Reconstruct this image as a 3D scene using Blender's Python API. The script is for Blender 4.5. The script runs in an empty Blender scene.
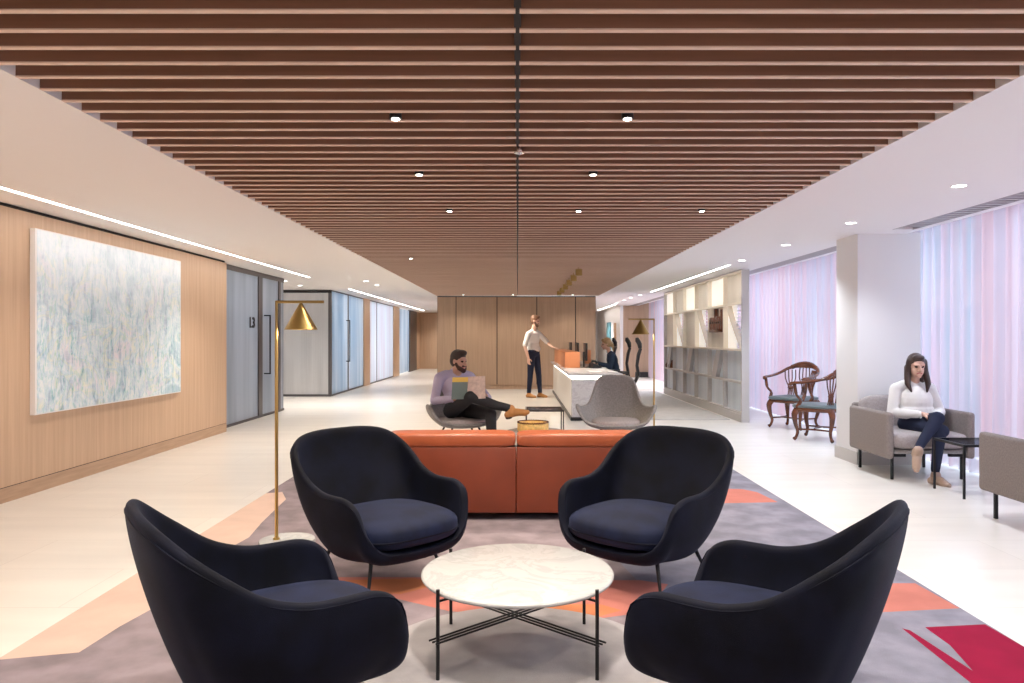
import bpy, bmesh, math, random
from mathutils import Vector, Matrix, Euler
random.seed(4)
PI = math.pi
sc = bpy.context.scene
col = sc.collection
R = math.radians

# ------------------------------------------------------------------ materials
def newmat(name):
    m = bpy.data.materials.new(name); m.use_nodes = True
    return m, m.node_tree.nodes, m.node_tree.links, m.node_tree.nodes['Principled BSDF']

def plain(name, c, rough=.5, metal=0, spec=.5, bump=0, bscale=200, var=0, vscale=8, sheen=0, coat=0):
    m, N, L, P = newmat(name)
    if rough >= .85: spec = min(spec, .12)
    P.inputs['Base Color'].default_value = (*c, 1); P.inputs['Roughness'].default_value = rough
    P.inputs['Metallic'].default_value = metal; P.inputs['Specular IOR Level'].default_value = spec
    if coat: P.inputs['Coat Weight'].default_value = coat; P.inputs['Coat Roughness'].default_value = .1
    if sheen:
        P.inputs['Sheen Weight'].default_value = sheen; P.inputs['Sheen Roughness'].default_value = .4
        P.inputs['Sheen Tint'].default_value = (min(1, c[0]*4+.15), min(1, c[1]*4+.18), min(1, c[2]*4+.3), 1)
    tc = N.new('ShaderNodeTexCoord')
    if var:
        n = N.new('ShaderNodeTexNoise'); n.inputs['Scale'].default_value = vscale; n.inputs['Detail'].default_value = 5
        L.new(tc.outputs['Object'], n.inputs['Vector'])
        r = N.new('ShaderNodeValToRGB')
        r.color_ramp.elements[0].position = .35; r.color_ramp.elements[1].position = .65
        r.color_ramp.elements[0].color = (*[v*(1-var) for v in c], 1); r.color_ramp.elements[1].color = (*[min(1, v*(1+var)) for v in c], 1)
        L.new(n.outputs['Fac'], r.inputs['Fac']); L.new(r.outputs['Color'], P.inputs['Base Color'])
    if bump:
        n = N.new('ShaderNodeTexNoise'); n.inputs['Scale'].default_value = bscale; n.inputs['Detail'].default_value = 3
        L.new(tc.outputs['Object'], n.inputs['Vector'])
        b = N.new('ShaderNodeBump'); b.inputs['Strength'].default_value = bump; b.inputs['Distance'].default_value = .003
        L.new(n.outputs['Fac'], b.inputs['Height']); L.new(b.outputs['Normal'], P.inputs['Normal'])
    return m

def wood(name, c1, c2, scale, rough=.45, fine=1):
    m, N, L, P = newmat(name); P.inputs['Roughness'].default_value = rough
    tc = N.new('ShaderNodeTexCoord'); mp = N.new('ShaderNodeMapping'); mp.inputs['Scale'].default_value = scale
    L.new(tc.outputs['Object'], mp.inputs['Vector'])
    n = N.new('ShaderNodeTexNoise'); n.inputs['Scale'].default_value = 1; n.inputs['Detail'].default_value = 8; n.inputs['Roughness'].default_value = .6
    L.new(mp.outputs['Vector'], n.inputs['Vector'])
    r = N.new('ShaderNodeValToRGB'); r.color_ramp.elements[0].position = .3; r.color_ramp.elements[1].position = .7
    r.color_ramp.elements[0].color = (*c1, 1); r.color_ramp.elements[1].color = (*c2, 1)
    L.new(n.outputs['Fac'], r.inputs['Fac']); L.new(r.outputs['Color'], P.inputs['Base Color'])
    return m

def emit(name, c, s):
    m, N, L, P = newmat(name); P.inputs['Base Color'].default_value = (*c, 1)
    P.inputs['Emission Color'].default_value = (*c, 1); P.inputs['Emission Strength'].default_value = s
    return m

def fluted(name, c, c2, rough, metal, freq, axis, trans=0.0, grad=None):
    """reeded glass / satin panel: fine vertical ribs along one axis"""
    m, N, L, P = newmat(name); P.inputs['Roughness'].default_value = rough; P.inputs['Metallic'].default_value = metal
    P.inputs['Transmission Weight'].default_value = trans; P.inputs['IOR'].default_value = 1.2
    tc = N.new('ShaderNodeTexCoord'); sp = N.new('ShaderNodeSeparateXYZ'); L.new(tc.outputs['Object'], sp.inputs[0])
    mu = N.new('ShaderNodeMath'); mu.operation = 'MULTIPLY'; mu.inputs[1].default_value = freq; L.new(sp.outputs[axis], mu.inputs[0])
    si = N.new('ShaderNodeMath'); si.operation = 'SINE'; L.new(mu.outputs[0], si.inputs[0])
    b = N.new('ShaderNodeBump'); b.inputs['Strength'].default_value = .35; b.inputs['Distance'].default_value = .004
    L.new(si.outputs[0], b.inputs['Height']); L.new(b.outputs['Normal'], P.inputs['Normal'])
    mp = N.new('ShaderNodeMapping')
    s = [3, 3, 3]; s[2] = .25; mp.inputs['Scale'].default_value = s
    L.new(tc.outputs['Object'], mp.inputs['Vector'])
    n = N.new('ShaderNodeTexNoise'); n.inputs['Scale'].default_value = 1.2; n.inputs['Detail'].default_value = 2; L.new(mp.outputs[0], n.inputs['Vector'])
    r = N.new('ShaderNodeValToRGB'); r.color_ramp.elements[0].position = .35; r.color_ramp.elements[1].position = .65
    r.color_ramp.elements[0].color = (*c, 1); r.color_ramp.elements[1].color = (*c2, 1)
    L.new(n.outputs['Fac'], r.inputs['Fac']); L.new(r.outputs['Color'], P.inputs['Base Color'])
    return m

def officeglass(name, c, c2, tr):
    m = fluted(name, c, c2, .3, .2, 150, 1); N = m.node_tree.nodes; L = m.node_tree.links; P = N['Principled BSDF']
    out = [x for x in N if x.type == 'OUTPUT_MATERIAL'][0]; t = N.new('ShaderNodeBsdfTranslucent'); L.new(P.inputs['Base Color'].links[0].from_socket, t.inputs['Color'])
    q = N.new('ShaderNodeMixShader'); q.inputs[0].default_value = tr; L.new(P.outputs[0], q.inputs[1]); L.new(t.outputs[0], q.inputs[2]); L.new(q.outputs[0], out.inputs['Surface']); return m

def marble(name, base, vein, scale=3):
    m, N, L, P = newmat(name); P.inputs['Roughness'].default_value = .18
    tc = N.new('ShaderNodeTexCoord')
    n = N.new('ShaderNodeTexNoise'); n.inputs['Scale'].default_value = scale; n.inputs['Detail'].default_value = 9; n.inputs['Roughness'].default_value = .62; n.inputs['Distortion'].default_value = 1.1
    L.new(tc.outputs['Object'], n.inputs['Vector'])
    r = N.new('ShaderNodeValToRGB'); e = r.color_ramp.elements
    e[0].position = .0; e[0].color = (*base, 1); e[1].position = 1; e[1].color = (*base, 1)
    for p, c in ((.42, base), (.485, vein), (.52, base), (.62, [b*.93 for b in base]), (.7, base)):
        q = e.new(p); q.color = (*c, 1)
    L.new(n.outputs['Fac'], r.inputs['Fac']); L.new(r.outputs['Color'], P.inputs['Base Color'])
    return m

def sheer(name, c1, c2, alpha):
    m, N, L, P = newmat(name)
    out = [x for x in N if x.type == 'OUTPUT_MATERIAL'][0]; N.remove(P)
    tc = N.new('ShaderNodeTexCoord'); mp = N.new('ShaderNodeMapping'); mp.inputs['Scale'].default_value = (1, 5.5, .12)
    L.new(tc.outputs['Object'], mp.inputs['Vector'])
    n = N.new('ShaderNodeTexNoise'); n.inputs['Scale'].default_value = 2; n.inputs['Detail'].default_value = 4; L.new(mp.outputs[0], n.inputs['Vector'])
    r = N.new('ShaderNodeValToRGB'); r.color_ramp.elements[0].position = .38; r.color_ramp.elements[1].position = .6
    r.color_ramp.elements[0].color = (*c1, 1); r.color_ramp.elements[1].color = (*c2, 1); L.new(n.outputs['Fac'], r.inputs['Fac'])
    d = N.new('ShaderNodeBsdfDiffuse'); t = N.new('ShaderNodeBsdfTranslucent'); tr = N.new('ShaderNodeBsdfTransparent')
    L.new(r.outputs['Color'], d.inputs['Color']); L.new(r.outputs['Color'], t.inputs['Color'])
    m1 = N.new('ShaderNodeMixShader'); m1.inputs[0].default_value = .5; L.new(d.outputs[0], m1.inputs[1]); L.new(t.outputs[0], m1.inputs[2])
    m2 = N.new('ShaderNodeMixShader'); m2.inputs[0].default_value = alpha; L.new(tr.outputs[0], m2.inputs[1]); L.new(m1.outputs[0], m2.inputs[2])
    L.new(m2.outputs[0], out.inputs['Surface'])
    return m

def clear_glass(name, tint=(.95, .98, 1), gl=.08):
    m, N, L, P = newmat(name)
    out = [x for x in N if x.type == 'OUTPUT_MATERIAL'][0]; N.remove(P)
    tr = N.new('ShaderNodeBsdfTransparent'); tr.inputs[0].default_value = (*tint, 1)
    g = N.new('ShaderNodeBsdfGlossy'); g.inputs['Roughness'].default_value = .03
    m2 = N.new('ShaderNodeMixShader'); m2.inputs[0].default_value = gl; L.new(tr.outputs[0], m2.inputs[1]); L.new(g.outputs[0], m2.inputs[2])
    L.new(m2.outputs[0], out.inputs['Surface'])
    return m

def floor_mat():
    m, N, L, P = newmat('pale limestone tiles'); P.inputs['Roughness'].default_value = .28
    P.inputs['Specular IOR Level'].default_value = .35
    tc = N.new('ShaderNodeTexCoord')
    b = N.new('ShaderNodeTexBrick'); b.inputs['Scale'].default_value = 1; b.inputs['Brick Width'].default_value = 1.5; b.inputs['Row Height'].default_value = .6
    b.inputs['Mortar Size'].default_value = .002; b.inputs['Color1'].default_value = (.80, .76, .70, 1); b.inputs['Color2'].default_value = (.77, .725, .665, 1); b.inputs['Mortar'].default_value = (.60, .56, .51, 1)
    L.new(tc.outputs['Object'], b.inputs['Vector'])
    mp = N.new('ShaderNodeMapping'); mp.inputs['Scale'].default_value = (.8, 5, 1); L.new(tc.outputs['Object'], mp.inputs[0])
    n = N.new('ShaderNodeTexNoise'); n.inputs['Scale'].default_value = 1; n.inputs['Detail'].default_value = 6; L.new(mp.outputs[0], n.inputs['Vector'])
    r = N.new('ShaderNodeValToRGB'); r.color_ramp.elements[0].position = .3; r.color_ramp.elements[1].position = .7
    r.color_ramp.elements[0].color = (.90, .90, .90, 1); r.color_ramp.elements[1].color = (1, 1, 1, 1); L.new(n.outputs['Fac'], r.inputs['Fac'])
    mx = N.new('ShaderNodeMix'); mx.data_type = 'RGBA'; mx.blend_type = 'MULTIPLY'; mx.inputs[0].default_value = 1
    L.new(b.outputs['Color'], mx.inputs[6]); L.new(r.outputs['Color'], mx.inputs[7]); L.new(mx.outputs[2], P.inputs['Base Color'])
    return m

def painting_mat():
    """pale abstract: vertical strokes in blue, green, lilac on a white ground that is denser toward the bottom"""
    m, N, L, P = newmat('pale abstract paint'); P.inputs['Roughness'].default_value = .6
    tc = N.new('ShaderNodeTexCoord')
    def noise(s, detail, dist, sc_=1):
        mp = N.new('ShaderNodeMapping'); mp.inputs['Scale'].default_value = s; L.new(tc.outputs['Object'], mp.inputs[0])
        n = N.new('ShaderNodeTexNoise'); n.inputs['Scale'].default_value = sc_; n.inputs['Detail'].default_value = detail; n.inputs['Distortion'].default_value = dist
        L.new(mp.outputs[0], n.inputs['Vector']); return n
    n1 = noise((1, 16, 4.5), 7, .8); n2 = noise((1, 5, 4), 3, .4); n3 = noise((1, 26, 7), 5, 1.8); n4 = noise((1, 6, 30), 5, .5)
    r1 = N.new('ShaderNodeValToRGB'); e = r1.color_ramp.elements
    e[0].position = .36; e[0].color = (.15, .31, .47, 1); e[1].position = .62; e[1].color = (.86, .90, .90, 1)
    for p, c in ((0.419, (.30, .50, .66)), (0.450, (.66, .80, .85)), (0.481, (.42, .66, .70)), (0.506, (.80, .86, .88)), (0.543, (.55, .70, .84)), (0.568, (.88, .90, .84))):
        q = e.new(p); q.color = (*c, 1)
    L.new(n1.outputs['Fac'], r1.inputs['Fac'])
    r3 = N.new('ShaderNodeValToRGB'); e = r3.color_ramp.elements
    e[0].position = .39; e[0].color = (.30, .62, .55, 1); e[1].position = .66; e[1].color = (.92, .93, .93, 1)
    for p, c in ((0.444, (.82, .90, .90)), (0.481, (.90, .91, .92)), (0.519, (.84, .78, .88)), (0.543, (.92, .93, .95)), (0.581, (.93, .89, .66)), (0.605, (.82, .90, .94))):
        q = e.new(p); q.color = (*c, 1)
    L.new(n3.outputs['Fac'], r3.inputs['Fac'])
    mx = N.new('ShaderNodeMix'); mx.data_type = 'RGBA'; L.new(n4.outputs['Fac'], mx.inputs[0])
    L.new(r1.outputs['Color'], mx.inputs[6]); L.new(r3.outputs['Color'], mx.inputs[7])
    sp = N.new('ShaderNodeSeparateXYZ'); L.new(tc.outputs['Object'], sp.inputs[0])
    mr = N.new('ShaderNodeMapRange'); mr.inputs['From Min'].default_value = .75; mr.inputs['From Max'].default_value = 1.75; mr.inputs['To Min'].default_value = .05; mr.inputs['To Max'].default_value = .88
    ad = N.new('ShaderNodeMath'); ad.operation = 'ADD'; L.new(sp.outputs[2], ad.inputs[0])
    s2 = N.new('ShaderNodeMath'); s2.operation = 'MULTIPLY'; s2.inputs[1].default_value = 1.1; L.new(n2.outputs['Fac'], s2.inputs[0])
    s3 = N.new('ShaderNodeMath'); s3.operation = 'SUBTRACT'; s3.inputs[1].default_value = .5; L.new(s2.outputs[0], s3.inputs[0]); L.new(s3.outputs[0], ad.inputs[1])
    L.new(ad.outputs[0], mr.inputs['Value'])
    n5 = noise((1, 2.2, 2.6), 4, 1.5); r5 = N.new('ShaderNodeValToRGB'); e = r5.color_ramp.elements
    e[0].position = .36; e[0].color = (.22, .50, .66, 1); e[1].position = .66; e[1].color = (.90, .80, .90, 1)
    for p, c in ((.43, (.62, .80, .92)), (.48, (.86, .93, .98)), (.52, (.55, .74, .90)), (.56, (.88, .88, .72)), (.61, (.76, .84, .96))):
        q = e.new(p); q.color = (*c, 1)
    L.new(n5.outputs['Fac'], r5.inputs['Fac'])
    m5 = N.new('ShaderNodeMix'); m5.data_type = 'RGBA'; m5.blend_type = 'MULTIPLY'; m5.inputs[0].default_value = .6; L.new(mx.outputs[2], m5.inputs[6]); L.new(r5.outputs['Color'], m5.inputs[7]); mx = m5
    mx2 = N.new('ShaderNodeMix'); mx2.data_type = 'RGBA'; L.new(mr.outputs[0], mx2.inputs[0]); L.new(mx.outputs[2], mx2.inputs[6]); mx2.inputs[7].default_value = (.86, .92, .98, 1)
    L.new(mx2.outputs[2], P.inputs['Base Color'])
    return m

M = {}
M['white'] = plain('white ceiling paint', (.93, .895, .88), .8)  # faint pink tint imitates warm light bounced off the floor
M['whitewall'] = plain('white wall paint', (.84, .84, .86), .7)
M['colpaint'] = plain('column paint', (.78, .76, .76), .7)
M['floor'] = floor_mat()
M['oakv'] = wood('oak veneer upright grain', (.50, .325, .205), (.61, .415, .275), (26, 26, .9))
M['oakfar'] = wood('oak veneer far wall', (.40, .265, .175), (.50, .34, .23), (22, 22, .8))
M['oakh'] = wood('oak plinth grain', (.40, .255, .16), (.52, .34, .22), (3, 3, 40))
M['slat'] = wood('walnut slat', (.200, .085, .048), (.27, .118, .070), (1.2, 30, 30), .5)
M['slatlit'] = wood('walnut slat underside lit', (.74, .52, .40), (.82, .60, .47), (1.2, 30, 30), .5)  # floor bounce on the slat undersides painted as a much paler walnut
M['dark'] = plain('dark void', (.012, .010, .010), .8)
M['blackmetal'] = plain('black metal', (.012, .012, .014), .4, .6)
M['darkframe'] = plain('dark bronze frame', (.10, .09, .095), .4, .6)
M['navy'] = plain('navy velvet', (.0016, .0022, .0070), .75, spec=.12, sheen=.12, bump=.25, bscale=350, var=.5, vscale=7)
M['navyseat'] = plain('navy velvet seat daylit', (.0042, .0070, .024), .75, spec=.15, sheen=.16, bump=.25, bscale=350, var=.35, vscale=9)  # bluer, lighter copy of the velvet; daylight on the seats put into the colour
M['marble'] = marble('white marble', (.47, .468, .46), (.40, .395, .39), 4)
M['deskmarble'] = marble('desk marble', (.74, .74, .76), (.60, .59, .62), 6)
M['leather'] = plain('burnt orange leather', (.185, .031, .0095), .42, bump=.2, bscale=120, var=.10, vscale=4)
M['leatherlit'] = plain('orange leather lit tone', (.36, .078, .026), .36, bump=.15, bscale=120, var=.08)  # lighter copy of the sofa leather, painting the light on its upper cushions
M['brass'] = plain('satin brass', (.58, .38, .12), .28, 1)
M['brassdull'] = plain('brushed brass', (.36, .24, .08), .38, .9)
M['greyfab'] = plain('grey wool', (.29, .275, .27), .9, bump=.5, bscale=260, var=.14, vscale=60)
M['greyfab2'] = plain('warm grey wool', (.235, .20, .19), .9, bump=.5, bscale=260, var=.12, vscale=90)
M['greycush'] = plain('pale grey wool cushion', (.36, .32, .32), .9, bump=.5, bscale=260, var=.10, vscale=60)
M['greyshell'] = plain('light grey wool', (.30, .30, .31), .9, bump=.4, bscale=260, var=.12, vscale=70)
M['glassL'] = officeglass('reeded grey blue glass', (.36, .41, .48), (.50, .55, .62), .4)
M['glassB'] = officeglass('reeded light blue glass', (.44, .56, .68), (.70, .76, .83), .6)
M['glassW'] = officeglass('reeded pearl glass', (.74, .72, .80), (.78, .86, .94), .6)
M['steel'] = fluted('satin steel panel', (.60, .60, .60), (.78, .78, .78), .38, .75, 120, 0)
M['cream'] = plain('cream lacquer', (.86, .79, .68), .5)
M['taupe'] = plain('taupe lacquer', (.52, .495, .48), .5)
M['flutecream'] = fluted('fluted cream panel', (.74, .68, .58), (.84, .78, .68), .4, 0, 110, 1)
M['whitepanel'] = emit('white panel with own glow', (.95, .90, .82), .45)  # weak glow put into the panel itself to brighten it, no lamp there
M['fluteblue'] = fluted('reeded screen glass', (.62, .69, .76), (.76, .82, .88), .3, .1, 130, 1)
M['fin'] = plain('cream fin', (.72, .64, .55), .5)
M['fingrey'] = plain('grey fin', (.42, .42, .43), .4)
M['curtA'] = sheer('pink sheer', (.74, .62, .70), (.84, .58, .62), .78)
M['curtB'] = sheer('lilac sheer', (.70, .67, .76), (.84, .62, .67), .74)
M['curtC'] = sheer('pale blue sheer', (.66, .70, .80), (.84, .60, .66), .56)
M['glass'] = clear_glass('window glass')
M['smoke'] = clear_glass('smoked table glass', (.30, .34, .42), .25)
M['lamp'] = emit('lamp glow', (1, .93, .82), 14)
M['lampcool'] = emit('lamp glow cool', (1, .97, .93), 14)
M['strip'] = emit('light strip', (1, .95, .88), 16)
M['deskglow'] = emit('desk glow', (1, .93, .84), 3.5)
M['bulb'] = emit('warm bulb', (1, .85, .6), 8)
M['skin'] = plain('skin', (.56, .31, .22), .55)
M['skin2'] = plain('pale skin', (.66, .40, .30), .55)
M['lips'] = plain('lips', (.42, .13, .11), .5)
M['eyewhite'] = plain('eye white', (.7, .68, .65), .3)
M['iris'] = plain('iris', (.03, .02, .015), .2)
M['lilacshirt'] = plain('lilac shirt', (.50, .44, .60), .85, bump=.3, bscale=60)
M['whiteshirt'] = plain('white shirt', (.80, .78, .76), .85, bump=.3, bscale=50)
M['navycloth'] = plain('navy trousers', (.018, .022, .045), .85, bump=.3, bscale=60)
M['blackcloth'] = plain('black trousers', (.013, .013, .017), .8, bump=.3, bscale=60)
M['navyjacket'] = plain('navy jacket', (.028, .045, .085), .85, bump=.3, bscale=60)
M['tanleather'] = plain('tan shoe leather', (.46, .20, .055), .35)
M['sole'] = plain('dark sole', (.05, .03, .02), .6)
M['nude'] = plain('nude shoe leather', (.40, .27, .20), .45)
M['hairbrown'] = plain('brown hair', (.035, .018, .012), .5, bump=.8, bscale=90)
M['beard'] = plain('auburn beard', (.055, .018, .010), .7, bump=.9, bscale=120)
M['hairginger'] = plain('light brown hair', (.16, .075, .04), .6, bump=.8, bscale=90)
M['hairblond'] = plain('blond hair', (.42, .27, .13), .5, bump=.8, bscale=90)
M['hairdark'] = plain('dark brown hair', (.040, .020, .015), .4, bump=.8, bscale=60)
M['mahog'] = wood('polished mahogany', (.06, .016, .007), (.15, .042, .016), (9, 9, 9), .22)
M['tealseat'] = plain('blue grey leather seat', (.075, .10, .105), .45, bump=.2, bscale=100)
M['vent'] = plain('grille metal', (.42, .40, .42), .4, .2)
M['ventdark'] = plain('grille slot', (.10, .09, .10), .6)
M['rugbase'] = plain('mauve grey wool pile', (.24, .195, .215), .95, bump=.9, bscale=420, var=.2, vscale=5)
M['ruglight'] = plain('light grey wool pile', (.34, .32, .33), .95, bump=.9, bscale=420, var=.15, vscale=5)
M['rugpink'] = plain('pale pink wool pile', (.64, .46, .38), .95, bump=.9, bscale=420, var=.05, vscale=5)
M['rugcoral'] = plain('coral wool pile', (.50, .17, .135), .95, bump=.9, bscale=420, var=.08, vscale=5)
M['rugorange'] = plain('orange wool pile', (.56, .19, .085), .95, bump=.9, bscale=420, var=.06, vscale=5)
M['rugpurple'] = plain('dusky purple wool pile', (.17, .135, .19), .95, bump=.9, bscale=420, var=.12, vscale=6)
M['rugred'] = plain('crimson wool pile', (.24, .005, .032), .95, bump=.9, bscale=420, var=.08, vscale=5)
M['rugblue'] = plain('blue grey wool pile', (.22, .215, .27), .95, bump=.9, bscale=420, var=.2, vscale=5)
M['matgrey'] = plain('pale grey carpet', (.50, .49, .49), .95, bump=.6, bscale=300, var=.06, vscale=6)
M['orangebox'] = plain('tan orange leather', (.66, .24, .10), .45)
M['black'] = plain('black plastic', (.010, .010, .012), .35)
M['blackmesh'] = plain('charcoal upholstery', (.018, .018, .022), .8)
M['paper'] = plain('paper', (.85, .85, .85), .6)
M['cork'] = plain('cane', (.80, .50, .16), .55, bump=.6, bscale=150, var=.2, vscale=40)
M['canvas'] = plain('canvas edge', (.84, .82, .82), .7)
M['art'] = painting_mat()
M['brick'] = plain('distant masonry', (.42, .44, .55), .9, var=.1, vscale=.4)
M['winout'] = plain('distant glazing', (.20, .28, .42), .3)
M['road'] = plain('street', (.35, .38, .42), .9)
M['magcover'] = plain('green grey cover', (.14, .19, .18), .5)
M['magyellow'] = plain('yellow masthead', (.75, .50, .10), .5)
M['magpage'] = plain('printed page', (.55, .42, .38), .6, var=.15, vscale=25)
M['chrome'] = plain('chrome', (.7, .7, .72), .15, 1)
M['artteal'] = plain('teal artwork', (.12, .30, .36), .6, var=.4, vscale=3)

# ------------------------------------------------------------------ mesh builder
class MB:
    def __init__(s): s.v = []; s.f = []; s.m = []
    def add(s, verts, faces, mi=0):
        o = len(s.v); s.v += [tuple(p) for p in verts]
        for f in faces: s.f.append(tuple(o+i for i in f)); s.m.append(mi)
        return s
    def box(s, x0, x1, y0, y1, z0, z1, mi=0, T=None):
        p = [Vector((x, y, z)) for z in (z0, z1) for y in (y0, y1) for x in (x0, x1)]
        if T: p = [T @ q for q in p]
        return s.add(p, [(0, 2, 3, 1), (4, 5, 7, 6), (0, 1, 5, 4), (2, 6, 7, 3), (0, 4, 6, 2), (1, 3, 7, 5)], mi)
    def cap(s, a, ra, b, rb, n=14, mi=0, flat=False, rings=4):
        """tapered rod a->b; flat ends or round ends"""
        a = Vector(a); b = Vector(b); d = b-a; L_ = d.length
        if L_ < 1e-6: d = Vector((0, 0, 1)); L_ = 0
        else: d = d/L_
        u = d.orthogonal().normalized(); w = d.cross(u)
        pr = []
        if flat: pr = [(0, 0), (0, ra), (L_, rb), (L_, 0)]
        else:
            for k in range(rings+1): t = PI/2*k/rings; pr.append((-ra*math.cos(t), ra*math.sin(t)))
            for k in range(rings+1): t = PI/2*k/rings; pr.append((L_+rb*math.sin(t), rb*math.cos(t)))
        V = []; F = []
        for (h, r) in pr:
            for k in range(n):
                t = 2*PI*k/n; V.append(a+d*h+(u*math.cos(t)+w*math.sin(t))*max(r, 1e-4))
        for j in range(len(pr)-1):
            for k in range(n): F.append((j*n+k, j*n+(k+1) % n, (j+1)*n+(k+1) % n, (j+1)*n+k))
        F.append(tuple(range(n-1, -1, -1))); F.append(tuple((len(pr)-1)*n+k for k in range(n)))
        return s.add(V, F, mi)
    def rod(s, a, b, r, n=10, mi=0): return s.cap(a, r, b, r, n, mi, True)
    def tube(s, pts, r, n=8, mi=0, closed=False, flatz=1.0):
        """swept tube; r a number or a list; flatz squeezes it vertically"""
        pts = [Vector(p) for p in pts]; N_ = len(pts)
        rr = r if isinstance(r, (list, tuple)) else [r]*N_
        V = []; F = []; prev = None
        for i, p in enumerate(pts):
            if closed: d = (pts[(i+1) % N_]-pts[i-1]).normalized()
            else: d = (pts[min(i+1, N_-1)]-pts[max(i-1, 0)]).normalized()
            if prev is None: u = (Vector((0, 0, 1))-d*d.z); u = u.normalized() if u.length > .05 else d.orthogonal().normalized()
            else: u = (prev-d*prev.dot(d)).normalized()
            prev = u; w = d.cross(u)
            for k in range(n): t = 2*PI*k/n; V.append(p+(u*math.cos(t)*flatz+w*math.sin(t))*rr[i])
        for i in range(N_ if closed else N_-1):
            j = (i+1) % N_
            for k in range(n): F.append((i*n+k, i*n+(k+1) % n, j*n+(k+1) % n, j*n+k))
        if not closed:
            F.append(tuple(range(n-1, -1, -1))); F.append(tuple((N_-1)*n+k for k in range(n)))
        return s.add(V, F, mi)
    def lathe(s, prof, c=(0, 0, 0), n=48, mi=0):
        V = []; F = []
        for (r, z) in prof:
            for k in range(n): t = 2*PI*k/n; V.append((c[0]+max(r, 1e-4)*math.cos(t), c[1]+max(r, 1e-4)*math.sin(t), c[2]+z))
        for j in range(len(prof)-1):
            for k in range(n): F.append((j*n+k, j*n+(k+1) % n, (j+1)*n+(k+1) % n, (j+1)*n+k))
        if prof[0][0] < 1e-3 or True: F.append(tuple(range(n-1, -1, -1)))
        F.append(tuple((len(prof)-1)*n+k for k in range(n)))
        return s.add(V, F, mi)
    def ell(s, c, r, mi=0, e1=1.0, e2=1.0, n=28, m=16, T=None, dome=None):
        """superellipsoid: e1 vertical, e2 in plan (small = boxier)"""
        def cs(t, e): q = math.cos(t); return math.copysign(abs(q)**e, q)
        def sn(t, e): q = math.sin(t); return math.copysign(abs(q)**e, q)
        V = []; F = []
        for j in range(m+1):
            a = -PI/2+PI*j/m
            for k in range(n):
                t = 2*PI*k/n
                p = Vector((r[0]*cs(a, e1)*cs(t, e2), r[1]*cs(a, e1)*sn(t, e2), r[2]*sn(a, e1)))
                if T: p = T @ p
                V.append(p+Vector(c))
        for j in range(m):
            for k in range(n): F.append((j*n+k, j*n+(k+1) % n, (j+1)*n+(k+1) % n, (j+1)*n+k))
        return s.add(V, F, mi)
    def prism(s, pts, z0, z1, mi=0):
        n = len(pts)
        return s.add([(x, y, z0) for x, y in pts]+[(x, y, z1) for x, y in pts],
                     [tuple(range(n-1, -1, -1)), tuple(range(n, 2*n))]+[(i, (i+1) % n, n+(i+1) % n, n+i) for i in range(n)], mi)
    def build(s, name, mats, parent=None, loc=(0, 0, 0), rz=0, smooth=False, bevel=0, seg=3, sub=0, solid=0, auto=False):
        me = bpy.data.meshes.new(name); me.from_pydata(s.v, [], s.f)
        if not isinstance(mats, (list, tuple)): mats = [mats]
        for m in mats: me.materials.append(m)
        for p, i in zip(me.polygons, s.m): p.material_index = i; p.use_smooth = smooth or auto
        me.update()
        bm = bmesh.new(); bm.from_mesh(me); bmesh.ops.remove_doubles(bm, verts=bm.verts, dist=2e-5)
        bmesh.ops.recalc_face_normals(bm, faces=bm.faces); bm.to_mesh(me); bm.free()
        if auto: me.set_sharp_from_angle(angle=R(35))
        o = bpy.data.objects.new(name, me); col.objects.link(o); o.location = loc; o.rotation_euler = (0, 0, rz)
        if parent: o.parent = parent
        if solid: q = o.modifiers.new('t', 'SOLIDIFY'); q.thickness = solid; q.offset = -1
        if bevel: q = o.modifiers.new('b', 'BEVEL'); q.width = bevel; q.segments = seg; q.limit_method = 'ANGLE'; q.harden_normals = False
        if sub: q = o.modifiers.new('s', 'SUBSURF'); q.levels = sub; q.render_levels = sub
        if bevel:
            for p in me.polygons: p.use_smooth = True
            me.set_sharp_from_angle(angle=R(60)) if False else None
        return o

def tag(o, label=None, cat=None, group=None, kind=None):
    if label: o['label'] = label
    if cat: o['category'] = cat
    if group: o['group'] = group
    if kind: o['kind'] = kind
    return o
def empty(name, loc, rz=0, label=None, cat=None, group=None):
    o = bpy.data.objects.new(name, None); col.objects.link(o); o.location = loc; o.rotation_euler = (0, 0, rz)
    o.empty_display_size = .1
    return tag(o, label, cat, group)
def copy_tree(o, parent=None):
    c = o.copy(); col.objects.link(c); c.parent = parent
    for ch in [x for x in bpy.data.objects if x.parent == o]: copy_tree(ch, c)
    return c
def place(proto, used, loc, rz, label, cat=None, group=None):
    o = copy_tree(proto) if used[0] else proto; used[0] = True
    o.location = loc; o.rotation_euler = (0, 0, rz); tag(o, label, cat, group); return o
def struct(o): o['kind'] = 'structure'; return o
def B(name, mats, *boxes, parent=None, **k):
    mb = MB()
    for b in boxes: mb.box(*b[:6], mi=b[6] if len(b) > 6 else 0)
    return mb.build(name, mats, parent, **k)
def face_rz(dx, dy): return math.atan2(-dx, dy)      # local +Y turned to (dx, dy)

# ------------------------------------------------------------------ camera
H = 1.32; F = 735.0
cam = bpy.data.cameras.new('camera'); co = bpy.data.objects.new('camera', cam); col.objects.link(co); sc.camera = co
co.location = (0, 0, H); co.rotation_euler = (PI/2, 0, 0)
cam.sensor_width = 36; cam.lens = 36*F/1024; cam.shift_x = -5.5/1024; cam.shift_y = -3.5/1024
cam.clip_start = .05; cam.clip_end = 200
ZC = 2.407

# ------------------------------------------------------------------ room shell
struct(B('floor', M['floor'], (-9, 4.75, -2, 34, -.1, 0)))
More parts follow.
